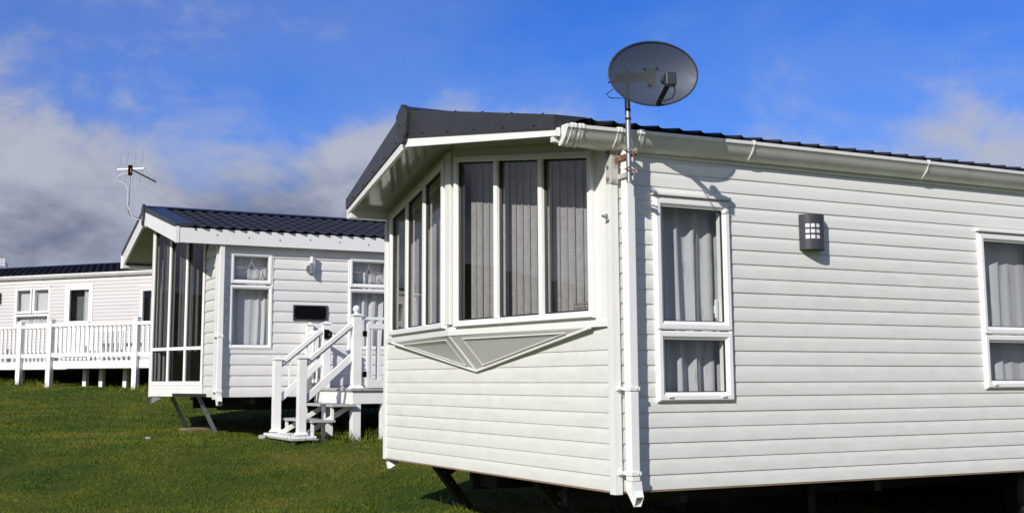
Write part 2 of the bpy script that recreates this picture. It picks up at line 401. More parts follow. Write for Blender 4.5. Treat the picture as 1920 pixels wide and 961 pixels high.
# tile: one wave wide, one row deep; x along the eave, y up the slope
def tile_mesh(name, w, l, amp, lip, material, nx=6):
    mb = MB(); ys = (0, .0, l * .5, l + .02)
    for j, y in enumerate(ys):
        for i in range(nx + 1):
            t = i / nx; wv = amp * (math.sin(2 * math.pi * t) * .5 + .5) ** .8
            sc = 2.2 * amp * math.cos(2 * math.pi * t)          # scalloped lower edge
            z = wv + (-.4 * lip if j == 0 else lip) - (lip * .85) * max(0, (y / (l + .02)) if j > 1 else 0)
            mb.v.append((t * w, y - (sc if j < 2 else 0) + (lip * 2 if j == 0 else 0), z))
    for j in range(3):
        for i in range(nx): q = j * (nx + 1) + i; mb.f.append((q, q + 1, q + nx + 2, q + nx + 1))
    return mb.mesh(name, material, smooth=False)
def tile_roof(parent, x0, x1, y_e, z_e, slope, length, rows, w, material, vis_cols, vis_rows, amp=.022, lip=.018, flip=None, name='roof_tile', colstart=0):
    """pitch from the eave (y_e, z_e) rising at 'slope' rad towards +y (or -y with flip)"""
    l = length / rows; cols = int((x1 - x0) / w); tm = tile_mesh(name, w, l, amp, lip, material); rest = MB()
    sg = -1 if flip else 1
    for r in range(rows):
        for c in range(cols):
            off = 0
            x = x0 + c * w + off; y = y_e + sg * math.cos(slope) * l * r; z = z_e + math.sin(slope) * l * r
            if colstart <= c < vis_cols and r < vis_rows and not flip:
                place(name, tm, parent, (x, y, z), (slope, 0, 0))
            else:
                cs, sn = math.cos(slope), math.sin(slope)
                rest.add([(x + v.co.x, y + sg * (v.co.y * cs - v.co.z * sn), z + v.co.y * sn + v.co.z * cs) for v in tm.vertices], [tuple(p.vertices) for p in tm.polygons])
    if rest.v:
        o = rest.build('roof_tiling', material, parent); tag(o, kind='stuff')

# ------------------------------------------------------------------ terrain
_gy = np.arange(-700, 701, .25)
_gs = np.interp(_gy, [-30, -5, 8, 10.0, 11.4, 13.9, 15.0, 17.6, 18.6, 27, 34, 44, 240, 300], [0, .0, .0, .01, .105, .097, .015, .015, .070, .064, 0, -.04, -.04, 0])
_gh = np.cumsum(_gs) * .25; _gh -= np.interp(9.0, _gy, _gh) - .27
def gz(x, y):
    # lawn: nearly level by the near caravan, then climbing towards the far one and falling away behind it
    return float(np.interp(y, _gy, _gh)) + .03 * mnoise.noise((x * .18, y * .18, 0)) * min(1, max(0, (y - 3) / 6)) + .012 * mnoise.noise((x * .7, y * .7, 3))
def build_ground():
    xs = sorted({*np.round(np.linspace(-16, 14, 91), 3), *[-600, -350, -200, -120, -70, -45, -32, -24, -19, 17, 21, 27, 35, 50, 80, 140, 250, 400, 600]})
    ys = sorted({*np.round(np.linspace(4, 34, 91), 3), *[-600, -300, -150, -80, -45, -25, -14, -7, -2, 1.5, 37, 41, 47, 55, 66, 80, 110, 160, 240, 380, 600]})
    v = [(x, y, gz(x, y)) for y in ys for x in xs]; n = len(xs)
    f = [(j * n + i, j * n + i + 1, (j + 1) * n + i + 1, (j + 1) * n + i) for j in range(len(ys) - 1) for i in range(n - 1)]
    me = bpy.data.meshes.new('ground'); me.from_pydata(v, [], f); me.polygons.foreach_set('use_smooth', [True] * len(f))
    me.materials.append(grass_mat('turf', .95)); o = bpy.data.objects.new('ground', me); COL.objects.link(o); tag(o, kind='structure')
def grass_mat(name, k):
    m = bpy.data.materials.new(name); m.use_nodes = True; nt = m.node_tree; N = nt.nodes; L = nt.links; b = N['Principled BSDF']
    b.inputs['Roughness'].default_value = .95; b.inputs['Specular IOR Level'].default_value = .06
    tc = N.new('ShaderNodeTexCoord')
    def nz(s, d=5, r=.6):
        n = N.new('ShaderNodeTexNoise'); n.inputs['Scale'].default_value = s; n.inputs['Detail'].default_value = d; n.inputs['Roughness'].default_value = r
        L.new(tc.outputs['Object'], n.inputs['Vector']); return n.outputs['Fac']
    def ramp(v, st):
        c = N.new('ShaderNodeValToRGB'); e = c.color_ramp.elements
        while len(e) < len(st): e.new(.5)
        for q, (p, col) in zip(e, st): q.position = p; q.color = (*[x * k for x in col], 1)
        L.new(v, c.inputs[0]); return c.outputs[0]
    a = ramp(nz(.75, 9, .68), [(.34, (.022, .052, .008)), (.46, (.048, .070, .009)), (.55, (.080, .090, .012)), (.64, (.122, .108, .020))])
    c = ramp(nz(14, 4), [(.28, (.026, .046, .007)), (.55, (.068, .086, .011)), (.8, (.135, .130, .030))])
    mx = N.new('ShaderNodeMix'); mx.data_type = 'RGBA'; mx.inputs[0].default_value = .30; L.new(a, mx.inputs[6]); L.new(c, mx.inputs[7])
    L.new(mx.outputs[2], b.inputs['Base Color'])
    return m
def build_grass():
    rng = np.random.default_rng(3); pts = []
    for y0 in np.arange(7.5, 31, .5):
        y1 = y0 + .5; den = 2600 * min(1, (10.5 / (y0 + .25)) ** 1.35); hw = .47 * y1 + 1.6
        xa, xb = -hw, min(hw, 9.5); n = int(den * .5 * (xb - xa)); p = np.stack([rng.uniform(xa, xb, n), rng.uniform(y0, y1, n)], 1); pts.append(p)
    p = np.concatenate(pts)
    # clumping
    cl = np.array([mnoise.noise((float(a) * 2.1, float(b) * 2.1, 9.)) for a, b in p]); keep = rng.uniform(-.75, .35, len(p)) < cl + .15; p = p[keep]; cl = cl[keep]
    # longer tufts round the decks and legs
    for (cx, cy, rad, n) in LONG: 
        q = np.stack([rng.normal(cx, rad, n), rng.normal(cy, rad * .5, n)], 1); p = np.concatenate([p, q]); cl = np.concatenate([cl, np.full(n, 5.)])
    n = len(p); z = np.array([gz(float(a), float(b)) for a, b in p])
    far = np.clip(p[:, 1] / 12, .9, 2.0)
    h = rng.uniform(.010, .034, n) * (1 + .6 * np.clip(cl, -.5, 1)); h = np.where(cl > 2, rng.uniform(.06, .2, n), h); w = rng.uniform(.0025, .005, n) * far
    az = rng.uniform(0, 2 * np.pi, n); lean = rng.uniform(.2, 1.5, n) * h; la = rng.uniform(0, 2 * np.pi, n)
    base = np.stack([p[:, 0], p[:, 1], z - .004], 1); side = np.stack([np.cos(az) * w, np.sin(az) * w, np.zeros(n)], 1)
    tip = base + np.stack([np.cos(la) * lean, np.sin(la) * lean, h], 1)
    v = np.stack([base - side, base + side, tip], 1).reshape(-1, 3)
    me = bpy.data.meshes.new('grass'); me.vertices.add(3 * n); me.vertices.foreach_set('co', v.astype(np.float32).ravel())
    me.loops.add(3 * n); me.loops.foreach_set('vertex_index', np.arange(3 * n, dtype=np.int32)); me.polygons.add(n)
    me.polygons.foreach_set('loop_start', np.arange(0, 3 * n, 3, dtype=np.int32)); me.update(); me.validate()
    me.materials.append(grass_mat('grass_blade', 1.75)); o = bpy.data.objects.new('grass', me); COL.objects.link(o); tag(o, kind='stuff')
    print('grass blades', n)
LONG = []

def W(root, x, y, z=0):            # local of a thing -> world
    return Matrix.Translation(root.location) @ Matrix.Rotation(root.rotation_euler.z, 4, 'Z') @ Vector((x, y, z))

# ================================================================== caravan nearest the camera
AX, AY, ARZ = .7684, 7.2804, R_(90) - 1.0981
A = thing('static_caravan', 'large cream static caravan in front, with a bow window and dark roof edge', 'caravan', (AX, AY, H), ARZ)
ZB = -.665; AL = 9.6; AW = 3.66
side = Face((0, 0, 0), (1, 0, 0), (0, -1, 0)); front = Face((0, 0, 0), (0, 1, 0), (-1, 0, 0))
courses_low = [ZB, -.574, -.479, -.382, -.289, -.196, -.100, -.013, .094, .187, .283]
up = [.283 + (1.122 - .283) * i / 9 for i in range(1, 10)] + [1.215, 1.308, 1.40, 1.47]
courses = courses_low + up
W1 = (.300, .894, -.137, 1.146); W2 = (3.196, 3.86, -.073, 1.071); W3 = (6.4, 7.2, -.073, 1.071)
siding(A, side, .035, AL, courses, [W1, W2, W3], siding_a, depth=.0095)
siding(A, front, .035, AW - .02, courses_low[:-1] + [.33], [], siding_a, depth=.0075)
mb = MB(); wall_core(mb, side, 0, AL, ZB + .004, 1.50, [W1, W2, W3]); wall_core(mb, front, 0, AW, ZB + .004, .33, [])
far_side = Face((0, AW, 0), (1, 0, 0), (0, 1, 0)); wall_core(mb, far_side, 0, AL, ZB + .004, 1.50, [], -.05, .0)
back = Face((AL, 0, 0), (0, 1, 0), (1, 0, 0)); wall_core(mb, back, 0, AW, ZB + .004, 1.50, [], -.05, .0)
mb.build('wall', panel, A)
mb = MB(); mb.box(.01, AL - .01, .01, AW - .01, ZB + .006, ZB + .05); mb.build('floor_pan', blacksteel, A)
mb = MB(); mb.box(.1, AL - .06, .06, AW - .06, 1.46, 1.5)
mb.box(1.3, 1.34, .06, AW - .06, ZB + .05, 1.46); mb.box(.9, AL - .1, 1.4, 1.44, ZB + .05, 1.46)
mb.build('interior', inner, A)
# corner trims
mb = MB(); mb.box(-.020, .034, -.020, .0, ZB - .018, 1.40); mb.box(-.020, .0, -.0, .040, ZB - .018, 1.40)
for i in range(9):
    z = ZB + .1 + i * .22; mb.tube([(-.019, .022, z), (-.0235, .022, z)], .004, 6)
mb.build('corner_trim', panel, A, bevel=.003)
mb = MB(); mb.box(-.020, .034, AW, AW + .02, ZB - .01, 1.40); mb.box(-.020, 0, AW - .026, AW, ZB - .01, 1.40); mb.build('corner_trim', panel, A, bevel=.003)
# rusted bottom rail
mb = MB(); mb.box(.03, AL, -.006, .02, ZB - .012, ZB + .003); mb.box(-.006, .02, .03, AW - .03, ZB - .012, ZB + .003); mb.build('bottom_rail', mat('rust_edge', (.30, .19, .12), .7, var=.3, vscale=5), A)

# bow front: two wall planes meeting at an apex ahead of the wall line
BP = -.245; YM = AW / 2; bl = math.hypot(BP, YM)
bowR = Face((0, 0, 0), Vector((BP, YM, 0)) / bl, Vector((-YM, BP, 0)) / bl)
bowL = Face((0, AW, 0), Vector((BP, -YM, 0)) / bl, Vector((-YM, -BP, 0)) / bl)
def soff(y):                                    # gable soffit height
    return 1.712 - (1.712 - 1.465) * abs(y - YM) / YM
for fc, nm in ((bowR, 0), (bowL, 1)):
    k = YM / bl; zt = lambda s: soff(s * k)
    s0, s1 = (.162, 1.752) if nm == 0 else (.195, 1.752)
    drop = .045
    outer = [(s0, .385), (s1, .385), (s1, zt(s1) - drop), (s0, zt(s0) - drop)]
    # panel round the opening, with the sill band standing proud below
    mb = MB()
    def quad(a0, a1, z00, z01, z10, z11, d=.0):
        mb.hexa([fc(a0, d, z00), fc(a1, d, z10), fc(a1, d, z11), fc(a0, d, z01)], [fc(a0, d - .045, z00), fc(a1, d - .045, z10), fc(a1, d - .045, z11), fc(a0, d - .045, z01)])
    quad(0.002, s0, .328, zt(0) + .05, .328, zt(s0) + .05); quad(s1, bl - .004, .328, zt(s1) + .05, .328, zt(bl) + .05)
    quad(s0, s1, outer[3][1], zt(s0) + .05, outer[2][1], zt(s1) + .05); quad(s0, s1, .328, .385, .328, .385)
    mb.build('bow_panel', panel, A)
    mb = MB()
    mb.hexa([fc(.045, .0, .3265), fc(bl, .0, .3265), fc(bl, .0, .370), fc(.045, .0, .370)], [fc(.045, .012, .3265), fc(bl + .001, .012, .3265), fc(bl + .001, .010, .370), fc(.045, .010, .370)])
    mb.build('sill_band', panel, A, bevel=.003)
    fw = .045; mw = .054
    pw = (s1 - s0 - 2 * fw - 2 * mw) / 3
    fm = MB(); ring(fm, fc, outer, [(0, -.02), (0, .026), (.006, .034), (fw * .8, .034), (fw, .022), (fw, -.009)])
    for i in (1, 2):
        a = s0 + fw + i * pw + (i - 1) * mw
        t0, t1 = zt(a) - drop - fw, zt(a + mw) - drop - fw
        fm.hexa([fc(a, -.009, .385 + fw), fc(a + mw, -.009, .385 + fw), fc(a + mw, -.009, t1 + .004), fc(a, -.009, t0 + .004)],
                [fc(a + .006, .030, .385 + fw), fc(a + mw - .006, .030, .385 + fw), fc(a + mw - .006, .030, t1 + .004), fc(a + .006, .030, t0 + .004)])
    wf = fm.build('bow_window', pvc, A)
    for i in range(3):
        a = s0 + fw + i * (pw + mw); b = a + pw
        poly = [(a, .385 + fw), (b, .385 + fw), (b, zt(b) - drop - fw), (a, zt(a) - drop - fw)]
        g = MB(); g.add([fc(p, -.006, z) for p, z in poly], [(0, 1, 2, 3)]); g.build('pane', glass, wf)
        gk = MB(); ring(gk, fc, poly, [(0, -.006), (0, .012), (.012, .0), (.012, -.0055)]); gk.build('gasket', rubber, wf)
    # vertical louvre blind hung behind the glass, one object per slat
    sw = .089; n = int((1.80 - .06) / .083)
    for i in range(n):
        a = .10 + i * .083
        if a > bl - .1: break
        rnd = random.Random(i * 3 + nm); tw = rnd.uniform(-.002, .002)
        top = zt(a) - .07
        mb = MB(); mb.v = []
        cols = 4
        for zz in (.40, top):
            for c in range(cols + 1):
                t = c / cols; mb.v.append(fc(a + sw * t, -.125 - .006 * math.sin(math.pi * t) - .009 * t + tw, zz))
        mb.f = [(c, c + 1, c + cols + 2, c + cols + 1) for c in range(cols)]
        mb.build('blind_slat', blind, A, smooth=True)
    mb = MB(); mb.box(.06, bl - .05, -.16, -.10, .0, .05, lambda s, d, z: fc(s, d, zt(s) - .07 + z)); mb.build('blind_rail', pvc, A)
# cover strip on the apex
mb = MB(); mb.box(BP - .022, BP + .004, YM - .045, YM + .045, .405, 1.70); mb.build('apex_trim', panel, A, bevel=.006)
# bow underside: two sloping facets running down to a point on the wall
VP = (-.016, 1.84, .068)
for sgn in (0, 1):
    yc = .20 if sgn == 0 else AW - .24
    P0 = Vector((-.014 + BP * yc / YM if sgn == 0 else -.014 + BP * .24 / YM, yc, .324)); P1 = Vector((BP - .004, YM, .324)); P2 = Vector(VP)
    mb = MB(); up_ = Vector((0.02, 0, .012))
    mb.add([P0, P1, P2, P0 + up_, P1 + up_, P2 + up_], [(0, 1, 2), (5, 4, 3), (0, 3, 4, 1), (1, 4, 5, 2), (2, 5, 3, 0)])
    f = mb.build('bow_underside', underpanel, A)
    nrm = (P1 - P0).cross(P2 - P0).normalized(); nrm = nrm if nrm.z < 0 else -nrm
    c = (P0 + P1 + P2) / 3; bd = MB()
    q = [c + (p - c) * .74 + nrm * .003 for p in (P0, P1, P2)]
    for i in range(3): bd.tube([q[i], q[(i + 1) % 3]], .0032, 6)
    bd.build('panel_bead', panel, f)
    bd = MB(); bd.tube([P0 + Vector((-.004, 0, 0)), P2 + Vector((-.006, 0, 0))], .008, 8); bd.build('edge_bead', pvc, f, smooth=True)
mb = MB(); mb.tube([Vector((BP - .004, YM, .324)), Vector(VP) + Vector((-.004, 0, -.004))], .007, 8); mb.build('underside_ridge', underpanel, A, smooth=True)

# front gable: soffit, white fascia, dark verge, ridge cap
GX = -.612; GR = -.425; GL = -.365                      # overhang at apex, right and left ends
YR, YL = -.055, AW + .055
def gx(y): return GX + ((GR if y < YM else GL) - GX) * abs(y - YM) / (YM + .055)
def fz0(y): return 1.712 - (1.712 - 1.462) * abs(y - YM) / (YM + .055)
def fz1(y): return 1.782 - (1.782 - 1.506) * abs(y - YM) / (YM + .055)
def dz1(y): return 1.992 - (1.992 - 1.592) * abs(y - YM) / (YM + .055)
for y0, y1, nm in ((YR, YM, 'r'), (YM, YL, 'l')):
    ye = y0 if nm == 'r' else y1
    mb = MB(); e = .028
    mb.hexa([(gx(y0), y0, fz0(y0)), (gx(y1), y1, fz0(y1)), (gx(y1), y1, fz1(y1) + .01), (gx(y0), y0, fz1(y0) + .01)],
            [(gx(y0) + e, y0, fz0(y0)), (gx(y1) + e, y1, fz0(y1)), (gx(y1) + e, y1, fz1(y1) + .01), (gx(y0) + e, y0, fz1(y0) + .01)])
    mb.build('gable_fascia', pvc, A)
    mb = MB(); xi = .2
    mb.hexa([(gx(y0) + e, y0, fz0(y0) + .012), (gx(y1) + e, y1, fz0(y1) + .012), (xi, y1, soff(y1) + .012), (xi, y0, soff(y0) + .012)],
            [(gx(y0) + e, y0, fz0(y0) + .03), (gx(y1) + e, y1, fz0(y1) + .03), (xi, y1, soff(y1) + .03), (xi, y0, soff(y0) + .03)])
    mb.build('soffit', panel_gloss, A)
    mb = MB(); o = -.014
    mb.hexa([(gx(y0) + o, y0, fz1(y0)), (gx(y1) + o, y1, fz1(y1)), (gx(y1) + o, y1, dz1(y1)), (gx(y0) + o, y0, dz1(y0))],
            [(gx(y0) + o + .006, y0, fz1(y0)), (gx(y1) + o + .006, y1, fz1(y1)), (gx(y1) + .22, y1, dz1(y1) + .004), (gx(y0) + .22, y0, dz1(y0) + .004)])
    v = mb.build('verge_trim', roofm, A)
    sc = MB()
    for i in range(5):
        t = (i + .6) / 5.4; y = y0 + (y1 - y0) * t
        for zz, xx in ((fz1(y) + .025, gx(y) + o),):
            sc.tube([(xx + .002, y, zz), (xx - .007, y, zz)], .007, 6)
        sc.tube([(gx(y) + .05, y, dz1(y)), (gx(y) + .05, y, dz1(y) + .010)], .008, 6)
    tag(sc.build('screw', blacksteel, v), kind='stuff')
    # boxed eave end beside the gable
    if nm == 'r': mb = MB(); mb.hexa([(gx(ye) + .001, ye + .035, 1.432), (gx(ye) + .001, ye + .075, 1.432), (gx(ye) + .001, ye + .075, 1.49), (gx(ye) + .001, ye + .035, 1.49)], [(.12, ye + .035, 1.40), (.12, ye + .075, 1.40), (.12, ye + .075, 1.50), (.12, ye + .035, 1.50)]); mb.build('eave_box', panel, A, bevel=.004)
    else: mb = MB(); mb.box(gx(ye), .12, ye - .10, ye + .01, 1.42, 1.50); mb.build('eave_box', panel, A, bevel=.004)
mb = MB(); hx = [(0, 2.03), (.105, 1.955), (.10, 1.915), (.085, 1.80), (.045, 1.775), (.035, 1.745), (0, 1.728), (-.035, 1.745), (-.045, 1.775), (-.085, 1.80), (-.10, 1.915), (-.105, 1.955)]
mb.prism([(GX - .034, YM + a, z) for a, z in hx], (.05, 0, 0)); rc = mb.build('ridge_cap', roofm, A, bevel=.004)
mb = MB()
for a in (-.06, .06): mb.tube([(GX - .033, YM + a, 1.88), (GX - .042, YM + a, 1.88)], .008, 6)
mb.build('screw', steelgrey, rc)
# roof pitches of pressed steel tiles
SL = math.atan2(1.985 - 1.556, YM + .10)
tile_roof(A, GR + .18, AL + .2, -.10, 1.548, SL, (YM + .10) / math.cos(SL), 7, .165, tilem, 36, 3, amp=.020, lip=.016)
tile_roof(A, GR + .18, AL + .2, AW + .10, 1.548, SL, (YM + .10) / math.cos(SL), 7, .165, tilem, 0, 0, amp=.020, lip=.016, flip=True)
mb = MB()
for sgn in (-1, 1): mb.hexa([(GX + .2, YM, 1.975), (AL, YM, 1.975), (AL, YM + sgn * (YM + .06), 1.535), (GR + .2, YM + sgn * (YM + .06), 1.535)], [(GX + .2, YM, 1.965), (AL, YM, 1.965), (AL, YM + sgn * (YM + .06), 1.525), (GR + .2, YM + sgn * (YM + .06), 1.525)])
mb.build('roof_deck', blacksteel, A)
mb = MB(); mb.prism([(GX + .02, YM - .12, 1.975), (GX + .02, YM, 2.02), (GX + .02, YM + .12, 1.975)], (AL - GX, 0, 0)); mb.build('ridge_tile', roofm, A)
mb = MB(); mb.add([(AL - .01, 0, 1.45), (AL - .01, AW, 1.45), (AL - .01, YM, 1.97)], [(0, 1, 2)]); mb.build('rear_gable', panel, A)
# gutter with unions, downpipe
gp = [(.018, 1.545), (.018, 1.426), (.046, 1.425), (.070, 1.440), (.094, 1.463), (.112, 1.488), (.125, 1.513), (.135, 1.521), (.136, 1.541), (.124, 1.545), (.120, 1.54), (.108, 1.495), (.075, 1.455), (.03, 1.436), (.026, 1.545)]
sideg = lambda a, d, z: side(a, d, z - .016 * max(0., min(1., (1.0 - a) / 1.4)))
mb = MB()
for xa, xb in ((-.388, 1.0), (1.0, AL + .1)): mb.sweep(gp, xa, xb, sideg)
mb.add([sideg(-.388, d, z) for d, z in gp[:10]], [tuple(range(10))])
g = mb.build('gutter', gutter_m, A, smooth=True, angle=35)
for xs_ in (-.362, -.305, -.03, .135, 1.02, 2.6, 4.4, 6.5):
    mb = MB(); pr = [(d + .005, z - .004 if z < 1.5 else z + .001) for d, z in gp[:10]]; pr[-1] = (pr[-1][0], 1.551); pr.append((.10, 1.551))
    for q in ((0, .021) if xs_ < 1 else (.008,)): mb.sweep(pr, xs_ + q, xs_ + q + .013, sideg); mb.add([sideg(xs_ + q, d, z) for d, z in pr], [tuple(range(11))]); mb.add([sideg(xs_ + q + .013, d, z) for d, z in pr], [tuple(range(11))])
    mb.sweep([(d - .003, z) for d, z in pr], xs_ + .012, xs_ + .022, sideg)
    mb.build('gutter_union', pvc, g, smooth=True, angle=35)
# straight soffit strip under the gutter
mb = MB(); mb.box(.1, AL, -.017, -.001, 1.40, 1.50); mb.build('eave_trim', panel, A)
mb = MB(); px0, px1 = .045, .107; mb.box(px0, px1, -.102, -.036, -.60, 1.415)
pipe = mb.build('downpipe', pvc, A, bevel=.006)
for z in (-.052, -.555):
    mb = MB(); mb.box(px0 - .006, px1 + .006, -.108, -.030, z - .012, z + .012); mb.box(px0 - .052, px0 - .005, -.040, -.022, z - .010, z + .012); mb.tube([(px0 - .036, -.041, z), (px0 - .036, -.047, z)], .006, 6); mb.tube([(px1 - .02, -.109, z), (px1 - .02, -.113, z)], .006, 6); mb.build('pipe_clip', pvc, pipe, bevel=.002)
mb = MB(); a = [(px0 - .004, -.106, -.60), (px1 + .004, -.106, -.60), (px1 + .004, -.032, -.60), (px0 - .004, -.032, -.60)]; b = [(p[0] + .005, p[1] - .002, -.655) for p in a]
c = [(px0 + .006, -.138, -.690), (px1 - .004, -.138, -.690), (px1 - .004, -.108, -.748), (px0 + .006, -.108, -.748)]
mb.add(a + b + c, [(i, (i + 1) % 4, 4 + (i + 1) % 4, 4 + i) for i in range(4)] + [(4 + i, 4 + (i + 1) % 4, 8 + (i + 1) % 4, 8 + i) for i in range(4)])
sh = mb.build('pipe_shoe', pvc, pipe)
sd = sh.modifiers.new('thick', 'SOLIDIFY'); sd.thickness = .004
# far corner pipe shoe
mb = MB(); mb.box(.02, .08, AW + .021, AW + .08, -.66, 1.42); mb.hexa([(.02, AW + .0, -.66), (.10, AW + .0, -.66), (.10, AW + .06, -.66), (.02, AW + .06, -.66)], [(.02, AW - .05, -.755), (.10, AW - .06, -.71), (.10, AW + .0, -.71), (.02, AW + .01, -.755)]); mb.build('downpipe', pvc, A)

def side_window(parent, m, w, split, tm, seed, gl=glass, cm=curtain_grey, hood=True, cols=5, label=None, sash=.048, handle=True, dots=False):
    s0, s1, z0, z1 = w
    fr = window(parent, m, rect(s0, s1, z0, z1), [rect(s0 + .012, s1 - .012, split + .004, z1 - .012), rect(s0 + .012, s1 - .012, z0 + .012, split - .016)], gl, sash_w=sash, hood=.02 if hood else 0, label=label)
    c = curtain_mesh(m, s0 - .01, s1 + .01, z0 - .04, z1 + .05, -.12, cols, .034, seed, cm, 'curtain', fr)
    if handle:
        h = MB(); hx_ = s1 - .085; h.box(hx_ - .012, hx_ + .012, -.045, -.03, split + .11, split + .16, m); h.box(hx_ - .009, hx_ + .009, -.04, -.022, split + .08, split + .2, m); h.build('handle', pvc, fr, bevel=.004)
        for a in (s0 + .07, s1 - .11):
            h = MB(); h.box(a, a + .035, .030, .046, z0 + .026, z0 + .040, m); h.build('vent_cap', pvc, fr, bevel=.003)
    if dots:
        rnd = random.Random(seed); d = MB()
        for i in range(11):
            a = s0 + .07 + (s1 - s0 - .13) * rnd.random(); zc = z0 + .08 + (z1 - z0 - .2) * (i + .5) / 11
            for q in range(5):
                for e in (0, .011):
                    zz = zc + q * .016 - e * .8; aa = a + e + q * .002
                    d.add([m(aa - .0028, -.074, zz), m(aa + .0028, -.074, zz), m(aa + .0028, -.074, zz + .006), m(aa - .0028, -.074, zz + .006)], [(0, 1, 2, 3)])
        d.build('eyelet', rubber, fr)
    return fr
side_window(A, side, W1, .313, curtain_grey, 5, cols=5, dots=True)
side_window(A, side, W2, .328, curtain, 8, cols=5, handle=True, dots=True)
side_window(A, side, W3, .328, curtain, 11, handle=True)
# small hook on the corner trim
mb = MB(); mb.tube([(-.02, .025, 1.005), (-.055, .02, 1.005), (-.062, .0, 1.0), (-.05, -.02, .996)], .009, 8); mb.tube([(-.021, .025, 1.005), (-.026, .025, 1.005)], .017, 10); mb.build('hook', galv, A, smooth=True)
# chassis and corner steadies
mb = MB()
for y in (1.0, 2.45): mb.box(.25, AL - .2, y, y + .06, ZB - .19, ZB - .012)
for x in (.55, 2.2, 4.4, 6.4): mb.box(x, x + .06, .12, AW - .12, ZB - .10, ZB - .013)
mb.build('chassis', blacksteel, A)
mb = MB(); mb.box(.30, .42, 2.14, 2.42, ZB - .16, ZB - .014); mb.build('drawbar', blacksteel, A)
def steady(parent, x0, y, z0, x1, z1, m, brace=True, w=.06, dp=.07):
    mb = MB(); mb.bar((x0, y, z0), (x1, y, z1), w, dp)
    if brace: mb.bar((x0, y + .05, z0), (x1, y + .05, z1), .012, .07)
    d = Vector((x1 - x0, 0, z1 - z0))
    if brace: p = Vector((x0, y, z0)) + d * .28; mb.bar(p, (x0 + .30, y, z0 - .0), .03, .05)
    o = mb.build('steady_leg', m, parent)
    b = MB()
    for t in (.22, .45): p = Vector((x0, y - w * .5, z0)) + d * t; b.tube([p, p + Vector((0, -.012, 0))], .012, 6)
    b.build('bolt', steelgrey, o); return o
def gl(root, x, y): w = W(root, x, y); return gz(w.x, w.y) - root.location.z
steady(A, .30, 3.28, ZB - .02, .62, gl(A, .62, 3.28) + .01, blacksteel)
steady(A, .24, 1.40, ZB - .02, .60, gl(A, .60, 1.40) + .01, blacksteel)
for (x, y) in ((2.3, .9), (2.3, 2.5), (5, .9), (5, 2.5), (7.6, .9), (7.6, 2.5)):
    zg = gl(A, x, y); mb = MB(); mb.box(x - .1, x + .1, y - .2, y + .2, zg - .03, zg + .12); mb.box(x - .035, x + .035, y - .035, y + .035, zg + .12, ZB - .012); mb.build('axle_stand', blacksteel, A)
for x in (4.1, 4.75):
    for y in (.35, AW - .35):
        zg = gl(A, x, y); r = .27
        mb = MB(); k = 20
        pr = [(-.085, .16), (-.085, .245), (-.06, r), (.06, r), (.085, .245), (.085, .16)]
        for i in range(k):
            a = 2 * math.pi * i / k
            for d, rr in pr: mb.v.append((x + rr * math.cos(a), y + d, zg + r + rr * math.sin(a)))
        P = len(pr); mb.f = [(i * P + j, i * P + (j + 1) % P, ((i + 1) % k) * P + (j + 1) % P, ((i + 1) % k) * P + j) for i in range(k) for j in range(P)]
        t = mb.build('wheel', rubber, A, smooth=True)
        mb = MB(); mb.tube([(x, y - .05, zg + r), (x, y + .05, zg + r)], .165, 16); mb.build('rim', galv, t)

# ------------------------------------------------------------------ lettered plaque in the bow window
def plaque():
    t = thing('name_plaque', 'small pewter plaque reading FIVE inside the bow window corner', 'plaque', tuple(W(A, 0, 0, 0)), ARZ)
    mb = MB(); a0, a1, z0, z1 = .225, .385, .440, .487
    pts = [(a0, z0), (a1, z0), (a1, z1), (a0, z1)]
    mb.hexa([bowR(p, -.004, z) for p, z in pts], [bowR(p, .003, z) for p, z in pts]); mb.build('plate', plaque_m, t)
    mb = MB(); ring(mb, bowR, pts, [(.003, .003), (.003, .0045), (.006, .0045), (.006, .003)])
    for c, sg in ((a0 + .027, 1), (a1 - .027, -1)):
        q = [(c - .015, .4635), (c, .455), (c + .015, .4635), (c, .472)]; mb.hexa([bowR(p, .003, z) for p, z in q], [bowR(p, .005, z) for p, z in q])
    mb.build('ornament', plaque_l, t)
    cu = bpy.data.curves.new('lettering', 'FONT'); cu.body = 'FIVE'; cu.size = .034; cu.align_x = 'CENTER'; cu.extrude = .001
    to = bpy.data.objects.new('lettering', cu); COL.objects.link(to)
    dg = bpy.context.evaluated_depsgraph_get(); me = bpy.data.meshes.new_from_object(to.evaluated_get(dg)); bpy.data.objects.remove(to)
    me.materials.clear(); me.materials.append(plaque_l)
    for v in me.vertices: v.co = bowR((a0 + a1) / 2 - v.co.x, .0045 + v.co.z, .452 + v.co.y)
    place('lettering', me, t)
plaque()

